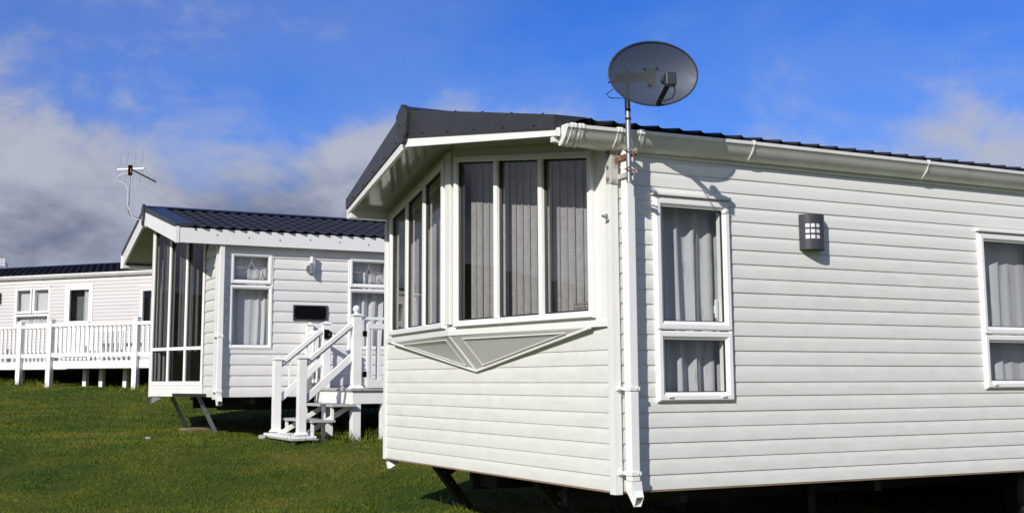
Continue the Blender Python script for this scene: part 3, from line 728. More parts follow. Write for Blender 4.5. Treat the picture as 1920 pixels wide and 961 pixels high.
# ------------------------------------------------------------------ curved wall lamp on the near caravan
def wall_lamp():
    t = thing('wall_lamp', 'curved dark grey wall lamp with nine square lit openings on cream siding', 'wall lamp', tuple(W(A, 1.585, -.014, .865)), ARZ)
    t['label'] = 'curved dark grey wall lamp with a grid of nine pale squares on cream siding'
    r = .098; h = .237; n = 48; shell = MB(); ang = [math.pi * (1 + i / n) for i in range(n + 1)]
    P = lambda a, z, rr=r: (rr * math.cos(a), rr * math.sin(a) * .92, z)
    zs = [0, .071, .103, .109, .141, .147, .179, h]
    # openings: columns in the middle right of the curve
    cut = lambda i, j: (j in (1, 3, 5)) and (8 <= i <= 12 or 14 <= i <= 18 or 20 <= i <= 24)
    k = len(shell.v)
    for a in ang:
        for z in zs: shell.v.append(P(a, z))
    m_ = len(zs)
    for i in range(n):
        for j in range(m_ - 1):
            if cut(i, j): continue
            q = i * m_ + j; shell.f.append((q, q + 1, q + m_ + 1, q + m_))
    o = shell.build('shade', lampgrey, t); s = o.modifiers.new('thick', 'SOLIDIFY'); s.thickness = .004; s.offset = -1
    mb = MB(); rr = r - .009
    for i, a in enumerate(ang): mb.v += [P(a, .05, rr), P(a, .2, rr)]
    mb.f = [(2 * i, 2 * i + 1, 2 * i + 3, 2 * i + 2) for i in range(n)]; mb.build('diffuser', opal, t, smooth=True)
    mb = MB(); mb.prism([P(a, .004, r - .006) for a in ang], (0, 0, .012)); mb.build('base_plate', lampgrey, t)
    mb = MB(); mb.box(-.085, .085, .0, .012, .01, h - .01); mb.build('back_plate', lampgrey, t)
wall_lamp()

# ------------------------------------------------------------------ satellite dish on its pole
def dish():
    base = W(A, .012, -.18, 1.19)
    t = thing('satellite_dish', 'dark grey mesh satellite dish on a steel pole at the caravan corner', 'satellite dish', tuple(base), ARZ)
    M = Matrix.Rotation(ARZ, 4, 'Z').inverted()
    def loc(w): return M @ (Vector(w) - base)
    top = Vector((.0, .0, .70))
    mb = MB(); mb.tube([(0, 0, 0), top], .0165, 12); mb.build('pole', galv, t, smooth=True)
    for z in (.385, .44): mb = MB(); mb.tube([(0, 0, z), (0, 0, z + .015)], .0185, 12); mb.build('tape_band', rubber, t)
    # wall bracket: angle plate on the corner trim, two arms, u-bolts
    mb = MB(); mb.box(-.035, -.024, .155, .205, .015, .225); mb.box(-.034, .02, .150, .158, .015, .225)
    br = mb.build('bracket', rusty, t, bevel=.002)
    for z in (.06, .175):
        mb = MB(); mb.box(.017, .024, -.055, .160, z - .018, z + .014); mb.build('bracket_arm', rusty, t, bevel=.002)
        mb = MB(); mb.tube([(-.03, -.05, z + .022), (-.028, .0, z + .022), (.0, .024, z + .022), (.028, 0, z + .022), (.03, -.05, z + .022)], .005, 6); mb.tube([(.005, -.054, z), (.005, -.068, z)], .012, 6); mb.build('u_bolt', rusty, t)
    mb = MB()
    for z in (.045, .12, .195): mb.tube([(-.036, .180, z), (-.044, .180, z)], .011, 8)
    mb.build('bolt', galv, br)
    # reflector
    C = W(A, .098, -.335, 1.842)
    n = (Vector((0, -1, 0)) + Vector((.12, 0, 0)) + Vector((0, 0, .03))).normalized()
    ex = Vector((0, 0, 1)).cross(n).normalized() * -1
    ex = -ex if ex.x < 0 else ex
    ez = n.cross(ex); ez = ez if ez.z > 0 else -ez
    tl = R_(1); ex, ez = ex * math.cos(tl) + ez * math.sin(tl), ez * math.cos(tl) - ex * math.sin(tl)
    a, b, dep = .276, .200, .055
    def PT(r, th, off=0): 
        return loc(C + ex * (a * r * math.cos(th)) + ez * (b * r * math.sin(th)) + n * (dep * (r * r - 1) + off))
    mb = MB(); rings = 9; k = 40; mb.v.append(tuple(PT(0, 0)))
    for i in range(1, rings + 1):
        for j in range(k): mb.v.append(tuple(PT(i / rings, 2 * math.pi * j / k)))
    for j in range(k): mb.f.append((0, 1 + j, 1 + (j + 1) % k))
    for i in range(rings - 1):
        for j in range(k): q = 1 + i * k; mb.f.append((q + j, q + k + j, q + k + (j + 1) % k, q + (j + 1) % k))
    mb.build('reflector', dishm, t, smooth=True, angle=80)
    mb = MB(); pts = [PT(1.0, 2 * math.pi * j / k) for j in range(k + 1)]; mb.tube(pts, .0062, 6, cap=False); mb.build('rim', lampgrey, t, smooth=True)
    # mount behind: plate and horizontal arm to the pole
    q = lambda x, z, d: loc(C + ex * x + ez * z + n * d)
    mb = MB(); mb.hexa([q(-.025, -.075, -.075), q(.035, -.075, -.075), q(.035, .05, -.075), q(-.025, .05, -.075)], [q(-.025, -.075, -.068), q(.035, -.075, -.068), q(.035, .05, -.068), q(-.025, .05, -.068)]); mb.build('mount_plate', blacksteel, t)
    ap = loc(C + ex * .0 - n * .075); pe = Vector((0, 0, ap.z)); arm = MB(); d_ = (ap - pe)
    arm.bar(pe - d_ * .55, ap + d_ * .1, .02, .055); arm.build('mount_arm', blacksteel, t)
    mb = MB()
    for s in (-1, 1): mb.tube([pe - d_ * .5 + Vector((0, 0, .022 * s)), pe - d_ * .85 + Vector((0, 0, .022 * s))], .005, 6)
    mb.build('clamp_bolt', blacksteel, t)
    mb = MB()
    for x, z in ((-.055, .045), (.045, .048), (-.02, -.06)): mb.tube([q(x * .8, z, -.05), q(x * .8, z, -.062 + .02)], .008, 8)
    mb.build('fixing_screw', blacksteel, t)
    # feed arm and receiver
    r0 = q(.02, -b * .93, -.005); r1 = q(.016, -.140, .25)
    mb = MB(); mb.bar(r0 + Vector((0, 0, -.006)), r1, .022, .03); mb.build('feed_arm', blackgloss, t, bevel=.004)
    e = (r1 - r0).normalized(); 
    c2 = q(.022, -.108, .262)
    mx = lambda x, y, z: tuple(c2 + M.to_3x3() @ (ex * x + ez * z + n * y))
    mb = MB(); mb.box(-.028, .036, -.03, .03, -.045, .034, mx); lnb = mb.build('receiver', mat('receiver_plastic', (.028, .036, .042), .45, var=.1), t, bevel=.008)
    mb = MB(); mb.tube([mx(-.0, -.028, .008), mx(-.012, -.075, .012)], [.018, .027], 14); mb.build('feed_horn', lampgrey, lnb, smooth=True)
    mb = MB(); mb.tube([mx(.026, 0, -.045), mx(.03, 0, -.08), mx(.018, -.02, -.11), mx(-.02, -.06, -.118), tuple(r0 * .75 + r1 * .25)], .0042, 6); mb.build('cable', rubber, t, smooth=True)
    lp = PT(1.0, R_(205)); lp2 = Vector((.0, .0, .50))
    mb = MB(); mb.tube([lp + Vector((.03, .05, .0)), lp + Vector((-.02, .05, -.04)), (lp + lp2) / 2 + Vector((-.05, .04, -.02)), lp2 + Vector((-.02, .0, .02)), lp2 + Vector((-.018, 0, -.08))], .0032, 6); mb.build('cable', rubber, t, smooth=True)
dish()

# ================================================================== second caravan
BX, BY, BRZ = -3.5407, 15.5, R_(90 - 63.2)
B = thing('static_caravan', 'white static caravan in the middle with dark scalloped roof, deck steps and black sign', 'caravan', (BX, BY, H), BRZ)
BL = 9.5; BZ = -.205
fb = Face((0, 0, 0), (0, 1, 0), (-1, 0, 0)); sb = Face((0, 0, 0), (1, 0, 0), (0, -1, 0))
cs = [BZ + .1415 * i for i in range(15)]; cs = [c for c in cs if c < 1.86]
X1 = (.150, .745, .413, 1.702); X2 = (1.805, 2.42, .413, 1.695); X3 = (4.6, 5.3, .413, 1.695)
siding(B, sb, .06, BL, cs, [X1, X2, X3], siding_b, depth=.018)
siding(B, fb, .05, .565, cs, [], siding_b, depth=.018)
mb = MB(); wall_core(mb, sb, 0, BL, BZ, 1.95, [X1, X2, X3]); wall_core(mb, fb, 0, .57, BZ, 1.95, []); wall_core(mb, fb, AW - .57, AW, BZ, 1.95, [])
wall_core(mb, Face((0, AW, 0), (1, 0, 0), (0, 1, 0)), 0, BL, BZ, 1.95, [], -.05, 0.); wall_core(mb, Face((BL, 0, 0), (0, 1, 0), (1, 0, 0)), 0, AW, BZ, 1.95, [], -.05, 0.)
mb.build('wall', panel, B)
mb = MB(); mb.box(-.02, .055, -.022, 0, BZ - .03, 1.80); mb.box(-.02, 0, 0, .058, BZ - .03, 1.80); mb.build('corner_trim', panel, B, bevel=.004)
mb = MB(); mb.box(.0, BL - .02, .02, AW - .02, BZ + .002, BZ + .05); mb.prism([(-.43, YM, BZ + .002), (0.0, .3, BZ + .002), (0.0, AW - .3, BZ + .002)], (0, 0, .04)); mb.build('floor_pan', blacksteel, B)
mb = MB(); mb.box(.1, BL - .06, .06, AW - .06, 1.86, 1.90); mb.box(1.5, 1.53, .06, AW - .06, BZ + .05, 1.86); mb.box(.9, BL - .1, 1.6, 1.64, BZ + .05, 1.86); mb.build('interior', inner, B)
# glazed prow
bp = -.45; yk = .6; l2 = math.hypot(bp, YM - yk)
pR = Face((0, yk, 0), Vector((bp, YM - yk, 0)) / l2, Vector((-(YM - yk), bp, 0)) / l2)
pL = Face((0, AW - yk, 0), Vector((bp, -(YM - yk), 0)) / l2, Vector((-(YM - yk), -bp, 0)) / l2)
def soffb(y): return 2.205 - (2.205 - 1.772) * abs(y - YM) / (YM + .12)
for fc in (pR, pL):
    zt = lambda s: soffb(yk + (YM - yk) * s / l2) - .01
    fm = MB(); w = .045; outer = [(0, -.045), (l2, -.045), (l2, zt(l2)), (0, zt(0))]
    ring(fm, fc, outer, [(0, -.03), (0, .03), (w, .03), (w, -.012)])
    pw = (l2 - 2 * w - 2 * .045) / 3
    segs = []
    for i in (1, 2): a = w + i * pw + (i - 1) * .045; segs.append((a, a + .045, 0, zt(a) - w + .01))
    bars(fm, fc, segs, -.012, .0285)
    bars(fm, fc, [(w, l2 - w, .425, .468)], -.011, .027)
    f = fm.build('prow_window', pvc, B)
    for i in range(3):
        a = w + i * (pw + .045); b = a + pw
        for z0, z1a, z1b in ((0, .425, .425), (.468, zt(a) - w, zt(b) - w)):
            g = MB(); poly = [(a, z0), (b, z0), (b, z1b), (a, z1a)]; g.add([fc(p, -.01, z) for p, z in poly], [(0, 1, 2, 3)]); g.build('pane', glass_b, f)
            gk = MB(); ring(gk, fc, poly, [(0, -.01), (0, .012), (.010, -.004), (.010, -.0095)]); gk.build('gasket', rubber, f)
    mb = MB(); mb.hexa([fc(-.01, .0, BZ), fc(l2 + .02, .0, BZ), fc(l2 + .02, .0, -.048), fc(-.01, .0, -.048)], [fc(-.01, .026, BZ), fc(l2, .026, BZ), fc(l2, .026, -.048), fc(-.01, .026, -.048)]); mb.build('prow_panel', panel, B)
    n = int(l2 / .085)
    for i in range(n):
        a = .03 + i * .085
        if (i % 7) == 3 and fc is pR: continue
        mb = MB(); z1 = zt(a) - .05
        mb.add([fc(a, -.12, .36), fc(a + .045, -.124, .36), fc(a + .088, -.130, .36), fc(a, -.12, z1), fc(a + .045, -.124, z1), fc(a + .088, -.130, z1)], [(0, 1, 4, 3), (1, 2, 5, 4)]); mb.build('blind_slat', blind_b, B)
mb = MB(); mb.box(bp - .03, bp + .01, YM - .04, YM + .04, BZ - .01, 2.19); mb.build('apex_trim', pvc, B, bevel=.004)
mb = MB(); mb.hexa([(bp + .0, YM - .1, BZ - .10), (bp + .0, YM + .02, BZ - .10), (bp + .0, YM + .02, BZ - .01), (bp + .0, YM - .1, BZ - .01)], [(bp + .10, YM - .22, BZ - .03), (bp + .10, YM - .14, BZ - .03), (bp + .10, YM - .14, BZ - .01), (bp + .10, YM - .22, BZ - .01)]); mb.build('apex_bracket', galv, B)
# windows with leaded top lights
def b_window(w, split, seed):
    s0, s1, z0, z1 = w
    fr = window(B, sb, rect(s0, s1, z0, z1), [rect(s0 + .026, s1 - .026, split + .018, z1 - .026), rect(s0 + .014, s1 - .014, z0 + .014, split - .014)], glass, sash_w=.045, base=.02, prot=.032)
    curtain_mesh(sb, s0, s1, z0 - .02, split + .0, -.11, 5, .034, seed, curtain, 'curtain', fr, gather=.05)
    curtain_mesh(sb, s0, s1, split - .0, z1 + .04, -.13, 5, .03, seed + 1, curtain, 'curtain', fr)
    cx, cz = (s0 + s1) / 2, split + .02 + (z1 - split) * .47; d = .009; ld = MB()
    def st(a, b): ld.bar(sb(a[0], d, a[1]), sb(b[0], d, b[1]), .0045, .008)
    top, bot = z1 - .09, split + .08; dx, dz_ = .045, .075
    st((cx, top), (cx, cz + dz_)); st((cx, cz - dz_), (cx, bot)); st((s0 + .09, cz), (cx - dx, cz)); st((cx + dx, cz), (s1 - .09, cz))
    for a, b in (((cx, cz + dz_), (cx + dx, cz)), ((cx + dx, cz), (cx, cz - dz_)), ((cx, cz - dz_), (cx - dx, cz)), ((cx - dx, cz), (cx, cz + dz_))): st(a, b)
    for sg in (-1, 1):
        st((cx + sg * dx, cz - .02), (cx + sg * .075, cz - .055)); st((cx + sg * .075, cz - .055), (cx + sg * .12, cz - .06))
    ld.build('leading', lead, fr)
    dm = MB(); dm.add([sb(cx, .007, cz + dz_), sb(cx + dx, .007, cz), sb(cx, .007, cz - dz_), sb(cx - dx, .007, cz)], [(0, 1, 2, 3)]); dm.build('diamond_pane', glass_b, fr)
b_window(X1, 1.263, 31); b_window(X2, 1.263, 35); b_window(X3, 1.263, 39)
# white fascias and gable
mb = MB(); mb.box(-.545, BL + .1, -.135, -.105, 1.768, 1.962); fs = mb.build('side_fascia', fascia_m, B, bevel=.003)
mb = MB()
for i in range(14): mb.tube([(-.05 + i * .42, -.135, 1.885 - .012 * (i % 3)), (-.05 + i * .42, -.139, 1.885 - .012 * (i % 3))], .010, 8)
tag(mb.build('screw', steelgrey, fs), kind='stuff')
mb = MB(); mb.box(-.592, -.540, -.142, -.100, 1.763, 1.975); mb.build('fascia_corner', fascia_m, B, bevel=.003)
mb = MB(); mb.box(-.5, BL, -.104, -.002, 1.785, 1.80); mb.build('eave_soffit', panel, B)
def bfx(y): return -.63 + .05 * abs(y - YM) / (YM + .12)
def bz0(y): return 2.225 - (2.225 - 1.768) * abs(y - YM) / (YM + .12)
for y0, y1, nm in ((-.10, YM, 'r'), (YM, AW + .12, 'l')):
    mb = MB(); e = .03; hh = .205
    mb.hexa([(bfx(y0), y0, bz0(y0)), (bfx(y1), y1, bz0(y1)), (bfx(y1), y1, bz0(y1) + hh), (bfx(y0), y0, bz0(y0) + hh)], [(bfx(y0) + e, y0, bz0(y0)), (bfx(y1) + e, y1, bz0(y1)), (bfx(y1) + e, y1, bz0(y1) + hh), (bfx(y0) + e, y0, bz0(y0) + hh)])
    mb.build('gable_fascia', pvc, B)
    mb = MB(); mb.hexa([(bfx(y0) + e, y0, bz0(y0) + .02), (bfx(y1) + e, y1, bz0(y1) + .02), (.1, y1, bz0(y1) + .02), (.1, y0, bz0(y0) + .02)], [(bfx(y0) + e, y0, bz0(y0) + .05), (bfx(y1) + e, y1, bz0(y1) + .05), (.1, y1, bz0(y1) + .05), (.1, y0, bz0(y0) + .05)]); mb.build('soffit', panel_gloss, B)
    mb = MB(); o = -.012
    mb.hexa([(bfx(y0) + o, y0 - (.03 if nm == 'r' else 0), bz0(y0) + hh - .012), (bfx(y1) + o, y1, bz0(y1) + hh - .012), (bfx(y1) + o, y1, bz0(y1) + hh + .052), (bfx(y0) + o, y0 - (.03 if nm == 'r' else 0), bz0(y0) + hh + .040)], [(-.36, y0 - (.03 if nm == 'r' else 0), bz0(y0) + hh + .0), (-.36, y1, bz0(y1) + hh), (-.36, y1, bz0(y1) + hh + .062), (-.36, y0 - (.03 if nm == 'r' else 0), bz0(y0) + hh + .050)]); mb.build('verge_trim', roofm, B)
mb = MB(); mb.box(-.58, .1, AW - .08, AW + .10, 1.76, 1.80); mb.box(-.60, .1, AW + .10, AW + .135, 1.76, 1.96); mb.build('eave_box', panel, B)
mb = MB(); mb.prism([(-.655, YM + a, z + .49) for a, z in ((0, 2.03), (.10, 1.96), (.085, 1.83), (.04, 1.74), (0, 1.72), (-.04, 1.74), (-.085, 1.83), (-.10, 1.96))], (.045, 0, 0)); mb.build('ridge_cap', roofm, B, bevel=.003)
SB = math.atan2(2.47 - 1.985, YM + .15)
tile_roof(B, -.40, BL, -.155, 1.972, SB, (YM + .13) / math.cos(SB), 7, .165, tilem, 26, 7, amp=.016, lip=.011)
tile_roof(B, -.40, BL, AW + .155, 1.972, SB, (YM + .13) / math.cos(SB), 7, .165, tilem, 0, 0, amp=.026, lip=.024, flip=True)
mb = MB()
for sgn in (-1, 1): mb.hexa([(-.5, YM, 2.455), (BL, YM, 2.455), (BL, YM + sgn * (YM + .1), 1.95), (-.5, YM + sgn * (YM + .1), 1.95)], [(-.5, YM, 2.44), (BL, YM, 2.44), (BL, YM + sgn * (YM + .1), 1.94), (-.5, YM + sgn * (YM + .1), 1.94)])
mb.build('roof_deck', blacksteel, B)
mb = MB(); mb.prism([(-.60, YM - .13, 2.462), (-.60, YM - .03, 2.497), (-.60, YM + .03, 2.497), (-.60, YM + .13, 2.462)], (BL + .5, 0, 0)); mb.build('ridge_tile', roofm, B)
# downpipe
mb = MB(); mb.box(.0, .065, -.105, -.04, -.19, 1.775); pp = mb.build('downpipe', pvc, B, bevel=.005)
for z in (.58, -.13): mb = MB(); mb.box(-.006, .071, -.112, -.03, z - .014, z + .014); mb.box(-.06, -.005, -.05, -.03, z - .01, z + .012); mb.build('pipe_clip', pvc, pp)
mb = MB(); mb.hexa([(-.004, -.109, -.19), (.069, -.109, -.19), (.069, -.036, -.19), (-.004, -.036, -.19)], [(.004, -.150, -.30), (.066, -.150, -.30), (.066, -.085, -.315), (.004, -.085, -.315)]); mb.build('pipe_shoe', pvc, pp)
mb = MB(); mb.hexa([(.010, -.1515, -.255), (.060, -.1515, -.255), (.060, -.153, -.296), (.010, -.153, -.296)], [(.010, -.147, -.255), (.060, -.147, -.255), (.060, -.148, -.296), (.010, -.148, -.296)]); mb.build('pipe_mouth', rubber, pp)
mb = MB()
for y in (1.0, 2.45): mb.box(.3, BL - .2, y, y + .06, BZ - .19, BZ)
mb.box(.5, .56, .1, AW - .1, BZ - .09, BZ - .001); mb.build('chassis', blacksteel, B)
steady(B, -.10, 2.15, BZ + .01, .14, gl(B, .14, 2.15) + .02, galv, brace=False, w=.05, dp=.05)
steady(B, .0, .90, BZ + .01, .25, gl(B, .25, .90) + .02, galv, brace=False, w=.05, dp=.05)
for (x, y) in ((2.3, .9), (2.3, 2.5), (5, .9), (5, 2.5)):
    zg = gl(B, x, y); mb = MB(); mb.box(x - .1, x + .1, y - .2, y + .2, zg - .03, zg + .15); mb.box(x - .035, x + .035, y - .035, y + .035, zg + .15, BZ - .19); mb.build('axle_stand', blacksteel, B)

# black sign, tube lamp, aerial
def b_sign():
    t = thing('house_sign', 'blank black rectangular sign screwed to the white siding above the steps', 'sign', tuple(W(B, 1.265, -.02, .805)), BRZ)
    mb = MB(); ring(mb, Face((0, 0, 0), (1, 0, 0), (0, -1, 0)), rect(-.24, .24, 0, .208), [(0, 0), (0, .016), (.004, .02), (.014, .02), (.018, .012), (.018, .0)]); mb.build('frame', lampgrey, t)
    mb = MB(); mb.box(-.228, .228, -.010, .0, .012, .196); mb.build('panel', blackgloss, t)
    for a in (-.21, .21):
        for z in (.03, .178): mb = MB(); mb.tube([(a, -.010, z), (a, -.013, z)], .005, 6); mb.build('screw', galv, t)
b_sign()
def tube_lamp():
    t = thing('wall_lamp', 'slim polished steel tube lamp on white siding between two leaded windows', 'wall lamp', tuple(W(B, 1.255, -.02, 1.44)), BRZ)
    mb = MB(); mb.tube([(0, 0, .06), (0, -.025, .06)], .065, 20); mb.build('rose', chrome, t, smooth=True)
    mb = MB(); mb.tube([(0, -.075, .0), (0, -.075, .14)], .030, 16); mb.tube([(0, -.02, .06), (0, -.06, .06)], .018, 10); mb.build('body', chrome, t, smooth=True)
    mb = MB(); mb.tube([(0, -.075, .14), (0, -.075, .225)], .028, 16); mb.build('glass_tube', opal, t, smooth=True)
    mb = MB(); mb.tube([(0, -.075, .225), (0, -.075, .25)], .031, 16); mb.build('cap', chrome, t, smooth=True)
tube_lamp()
def aerial(name, root, base, label, k=1., az=0):
    t = thing(name, label, 'aerial', tuple(base), root)
    mb = MB(); mb.tube([(0.0, 0, 0), (-.10, 0, .02), (-.16, 0, .05), (-.19, 0, .12), (-.19, 0, .25), (-.185, .0, .74 * k)], .0105, 10); mb.build('mast', galv, t, smooth=True)
    mb = MB(); mb.box(-.01, .03, -.03, .03, -.04, .04); mb.build('mast_clamp', galv, t)
    hx_ = Vector((-.185, 0, .72 * k))
    bd = Vector((.75, -.25, -.40)).normalized(); side_ = Vector((0, 0, 1))
    mb = MB(); mb.bar(hx_ - bd * .03, hx_ + bd * .42, .02, .02); mb.build('boom', blackgloss, t)
    mb = MB()
    for i in range(9): p = hx_ + bd * (.08 + .04 * i); L_ = .11 - .005 * i; mb.tube([p - side_ * L_ - Vector((.015, 0, 0)), p + side_ * L_ + Vector((.015, 0, 0))], .0034, 4)
    mb.build('element', galv, t)
    sx = Vector((0.35, -1, 0)).normalized(); mb = MB()
    sx = Vector((.85, -.5, 0)).normalized()
    mb.bar(hx_ - sx * .2, hx_ + sx * .22, .021, .021); mb.build('crossbar', pvc, t)
    mb = MB()
    for q in (-.17, -.06, .06, .17): p = hx_ + sx * q; mb.tube([p - Vector((0.02, 0, .26)), p + Vector((.02, 0, .26))], .0034, 4)
    mb.build('element', galv, t)
    mb = MB(); mb.box(-.03, .03, -.035, .03, -.09, .05, lambda x, y, z: tuple(hx_ + Vector((x, y, z)))); mb.build('junction_box', blackgloss, t)
    mb = MB(); mb.box(.0, .012, -.042, -.036, -.06, .0, lambda x, y, z: tuple(hx_ + Vector((x, y, z)))); mb.build('cover', orange, t)
    mb = MB(); mb.tube([hx_ + Vector((-.03, 0, -.06)), hx_ + Vector((-.15, 0, -.10)), hx_ + Vector((-.2, 0, -.17)), hx_ + Vector((-.08, 0, -.21)), hx_ + Vector((-.02, -.01, -.30)), Vector((-.205, -.01, .2)), Vector((-.14, -.01, .03)), Vector((.0, -.02, -.03)), Vector((.06, -.02, -.12))], .006, 6); mb.build('cable', cablem, t, smooth=True)
    return t
aerial('tv_aerial', BRZ - R_(8), W(B, -.655, YM, 2.30), 'thin white television aerial on a bent pole at the middle caravan gable peak')

# ------------------------------------------------------------------ deck and steps of the second caravan
def post_obj(name, parent, x, y, z0, z1, w=.10, cap=True, ball=False, foot=False, m=None):
    m = m or deckpvc; mb = MB(); mb.box(x - w / 2, x + w / 2, y - w / 2, y + w / 2, z0, z1)
    o = mb.build(name, m, parent, bevel=.004)
    if foot: q = MB(); q.hexa([(x - w * .75, y - w * .75, z0), (x + w * .75, y - w * .75, z0), (x + w * .75, y + w * .75, z0), (x - w * .75, y + w * .75, z0)], [(x - w * .53, y - w * .53, z0 + .035), (x + w * .53, y - w * .53, z0 + .035), (x + w * .53, y + w * .53, z0 + .035), (x - w * .53, y + w * .53, z0 + .035)]); q.build('post_base', m, o)
    if cap:
        e = w / 2 + .012; q = MB(); q.box(x - e, x + e, y - e, y + e, z1, z1 + .015)
        q.add([(x - e, y - e, z1 + .015), (x + e, y - e, z1 + .015), (x + e, y + e, z1 + .015), (x - e, y + e, z1 + .015), (x, y, z1 + .045)], [(0, 1, 4), (1, 2, 4), (2, 3, 4), (3, 0, 4)]); q.build('post_cap', m, o)
    if ball:
        q = MB(); c = Vector((x, y, z1 + .088)); r = .047; n = 16
        for i in range(1, 10):
            a = math.pi * i / 10
            for j in range(n): b = 2 * math.pi * j / n; q.v.append((c.x + r * math.sin(a) * math.cos(b), c.y + r * math.sin(a) * math.sin(b), c.z + r * math.cos(a)))
        q.f = [(i * n + j, i * n + (j + 1) % n, (i + 1) * n + (j + 1) % n, (i + 1) * n + j) for i in range(8) for j in range(n)] + [tuple(range(n)), tuple(range(8 * n, 9 * n))]
        q.build('finial', m, o, smooth=True, angle=60)
        q = MB(); q.tube([(x, y, z1 + .02), (x, y, z1 + .05)], .03, 12); q.build('finial_neck', m, o, smooth=True)
    return o
def deck_b():
    g0 = gl(B, 1.34, -1.5); t = thing('entrance_deck', 'white plastic deck with stair and open gate beside the middle caravan', 'deck', tuple(W(B, 1.34, -1.5, g0)), BRZ)
    O = Vector((1.34, -1.5, g0)); S = lambda x, y, z: (x - O.x, y - O.y, z - O.z)
    dz_ = -.092; x0, x1, yo, yi = 1.335, 5.2, -1.5, -.03
    def bx(name, a, b, c, d, e, f, m=deckpvc, bv=.003, par=t):
        mb = MB(); mb.box(*[v for pr in zip(S(a, c, e), S(b, d, f)) for v in pr]); return mb.build(name, m, par, bevel=bv)
    n = 26
    for i in range(n):
        a = x0 - .03 + (x1 - x0) * i / n; bx('deck_board', a, a + (x1 - x0) / n - .006, yo - .03, yi, dz_ - .028, dz_, deckgrey, 0)
    bx('skirt', x0, x0 + .03, yo, yi, dz_ - .19, dz_ - .03); bx('skirt', x0 + .03, x1, yo, yo + .03, dz_ - .19, dz_ - .03)
    bx('joist', x0 + .03, x1, yi - .08, yi - .04, dz_ - .15, dz_ - .03, deckgrey, 0)
    def P(*a, **k): return post_obj('post', t, *S(*a[:3]), a[3] - O.z, **k)
    zt = .86
    P(x0 + .06, yo + .05, dz_, .80, ball=True, foot=True, w=.11)
    P(x0 + .02, -.42, dz_, .74, w=.10); P(1.24, -.07, dz_ - .1, .74, w=.09)
    P(3.3, yo + .05, dz_, .80); P(5.1, yo + .05, dz_, .80)
    for x, y in ((x0 + .06, yo + .06), (x0 + .06, -.42), (x0 + .45, yo + .06), (3.3, yo + .06), (5.1, yo + .06), (3.3, -.3)):
        o = post_obj('support_leg', t, *S(x, y, gl(B, x, y) - .02), dz_ - .03 - O.z, w=.11, cap=False)
    # rail, balusters and opened gate along the outer edge
    y = yo + .05
    bx('top_rail', x0 + .12, 3.25, y - .035, y + .035, .755, .79); bx('bottom_rail', x0 + .12, 3.25, y - .02, y + .02, -.02, .03)
    k = 0; x = x0 + .22
    bm = MB(); bm.box(-.011, .011, -.014, .014, .03, .755); me = bm.mesh('baluster', deckpvc)
    me.transform(Matrix.Translation((0, 0, -O.z)))
    while x < 3.2: place('baluster', me, t, (x - O.x, y - O.y, 0)); x += .115
    gx0, gx1 = x0 + .165, x0 + 1.12; yg = yo + .0 - .04
    mb = MB(); mb.box(*[v for pr in zip(S(gx0, yg - .02, .64), S(gx1, yg + .02, .705)) for v in pr]); mb.box(*[v for pr in zip(S(gx0, yg - .02, -.07), S(gx1, yg + .02, .02)) for v in pr]); 
    for xx in (gx0, gx1 - .04): mb.box(*[v for pr in zip(S(xx, yg - .019, .0), S(xx + .04, yg + .019, .66)) for v in pr])
    gate = mb.build('gate', deckpvc, t, bevel=.003)
    bm = MB(); bm.box(-.020, .020, -.012, .012, .02, .64); me2 = bm.mesh('gate_baluster', deckpvc); me2.transform(Matrix.Translation((0, 0, -O.z)))
    x = gx0 + .05
    while x < gx1 - .02: place('gate_baluster', me2, gate, (x - O.x, yg - O.y, 0)); x += .118
    for z in (.58, .08): mb = MB(); mb.box(*[v for pr in zip(S(x0 + .115, yg - .012, z - .035), S(gx0 + .012, yg + .024, z + .035)) for v in pr]); mb.build('hinge', blackgloss, gate, bevel=.008)
    # latch on the inner post
    mb = MB(); c = S(x0 + .005, -.47, .60); mb.box(c[0] - .03, c[0] + .03, c[1] - .02, c[1], c[2] - .05, c[2] + .07); mb.tube([(c[0] + .02, c[1] - .02, c[2] + .05), (c[0] + .06, c[1] - .03, c[2] + .03), (c[0] + .06, c[1] - .03, c[2] - .02), (c[0] + .02, c[1] - .02, c[2] - .04)], .014, 6); mb.build('latch', blackgloss, t)
    # short inner railing to the caravan wall
    a, b = Vector(S(x0 + .02, -.42, 0)), Vector(S(1.24, -.07, 0))
    for z, h in ((.64, .05), (.0, .05)):
        mb = MB(); mb.bar(a + Vector((0, 0, z)), b + Vector((0, 0, z)), .035, h); mb.build('inner_rail', deckpvc, t)
    for i in range(1, 4):
        p = a.lerp(b, i / 4); mb = MB(); mb.box(p.x - .011, p.x + .011, p.y - .014, p.y + .014, .02 - O.z, .62 - O.z); mb.build('baluster', deckpvc, t)
    # stair
    lx = .70; zb = -.645
    for y in (yo + .05, -.42):
        P(lx, y, zb, .27, w=.10, foot=True)
        for (zl, zh, h, w_, nm) in ((.225, .715, .055, .06, 'handrail'), (-.22, .31, .085, .035, 'stair_rail')):
            mb = MB(); mb.bar(S(lx + .05, y, zl), S(x0 + (.02 if nm == 'handrail' else .02), y, zh), w_, h); mb.build(nm, deckpvc, t, bevel=.006)
        if True:
            mb = MB(); mb.bar(S(lx + .05, y - .0, .185), S(x0 + .02, y - .0, .675), .035, .03); mb.build('rail_channel', deckgrey, t)
        if y > -1:
            for i in range(1, 5):
                f = i / 5; x = lx + .05 + (x0 - lx - .05) * f; zl = -.22 + .53 * f + .04; zh = .185 + .49 * f; mb = MB(); p = S(x, y, zl); q = S(x, y, zh); mb.box(p[0] - .011, p[0] + .011, p[1] - .014, p[1] + .014, p[2], q[2]); mb.build('baluster', deckpvc, t)
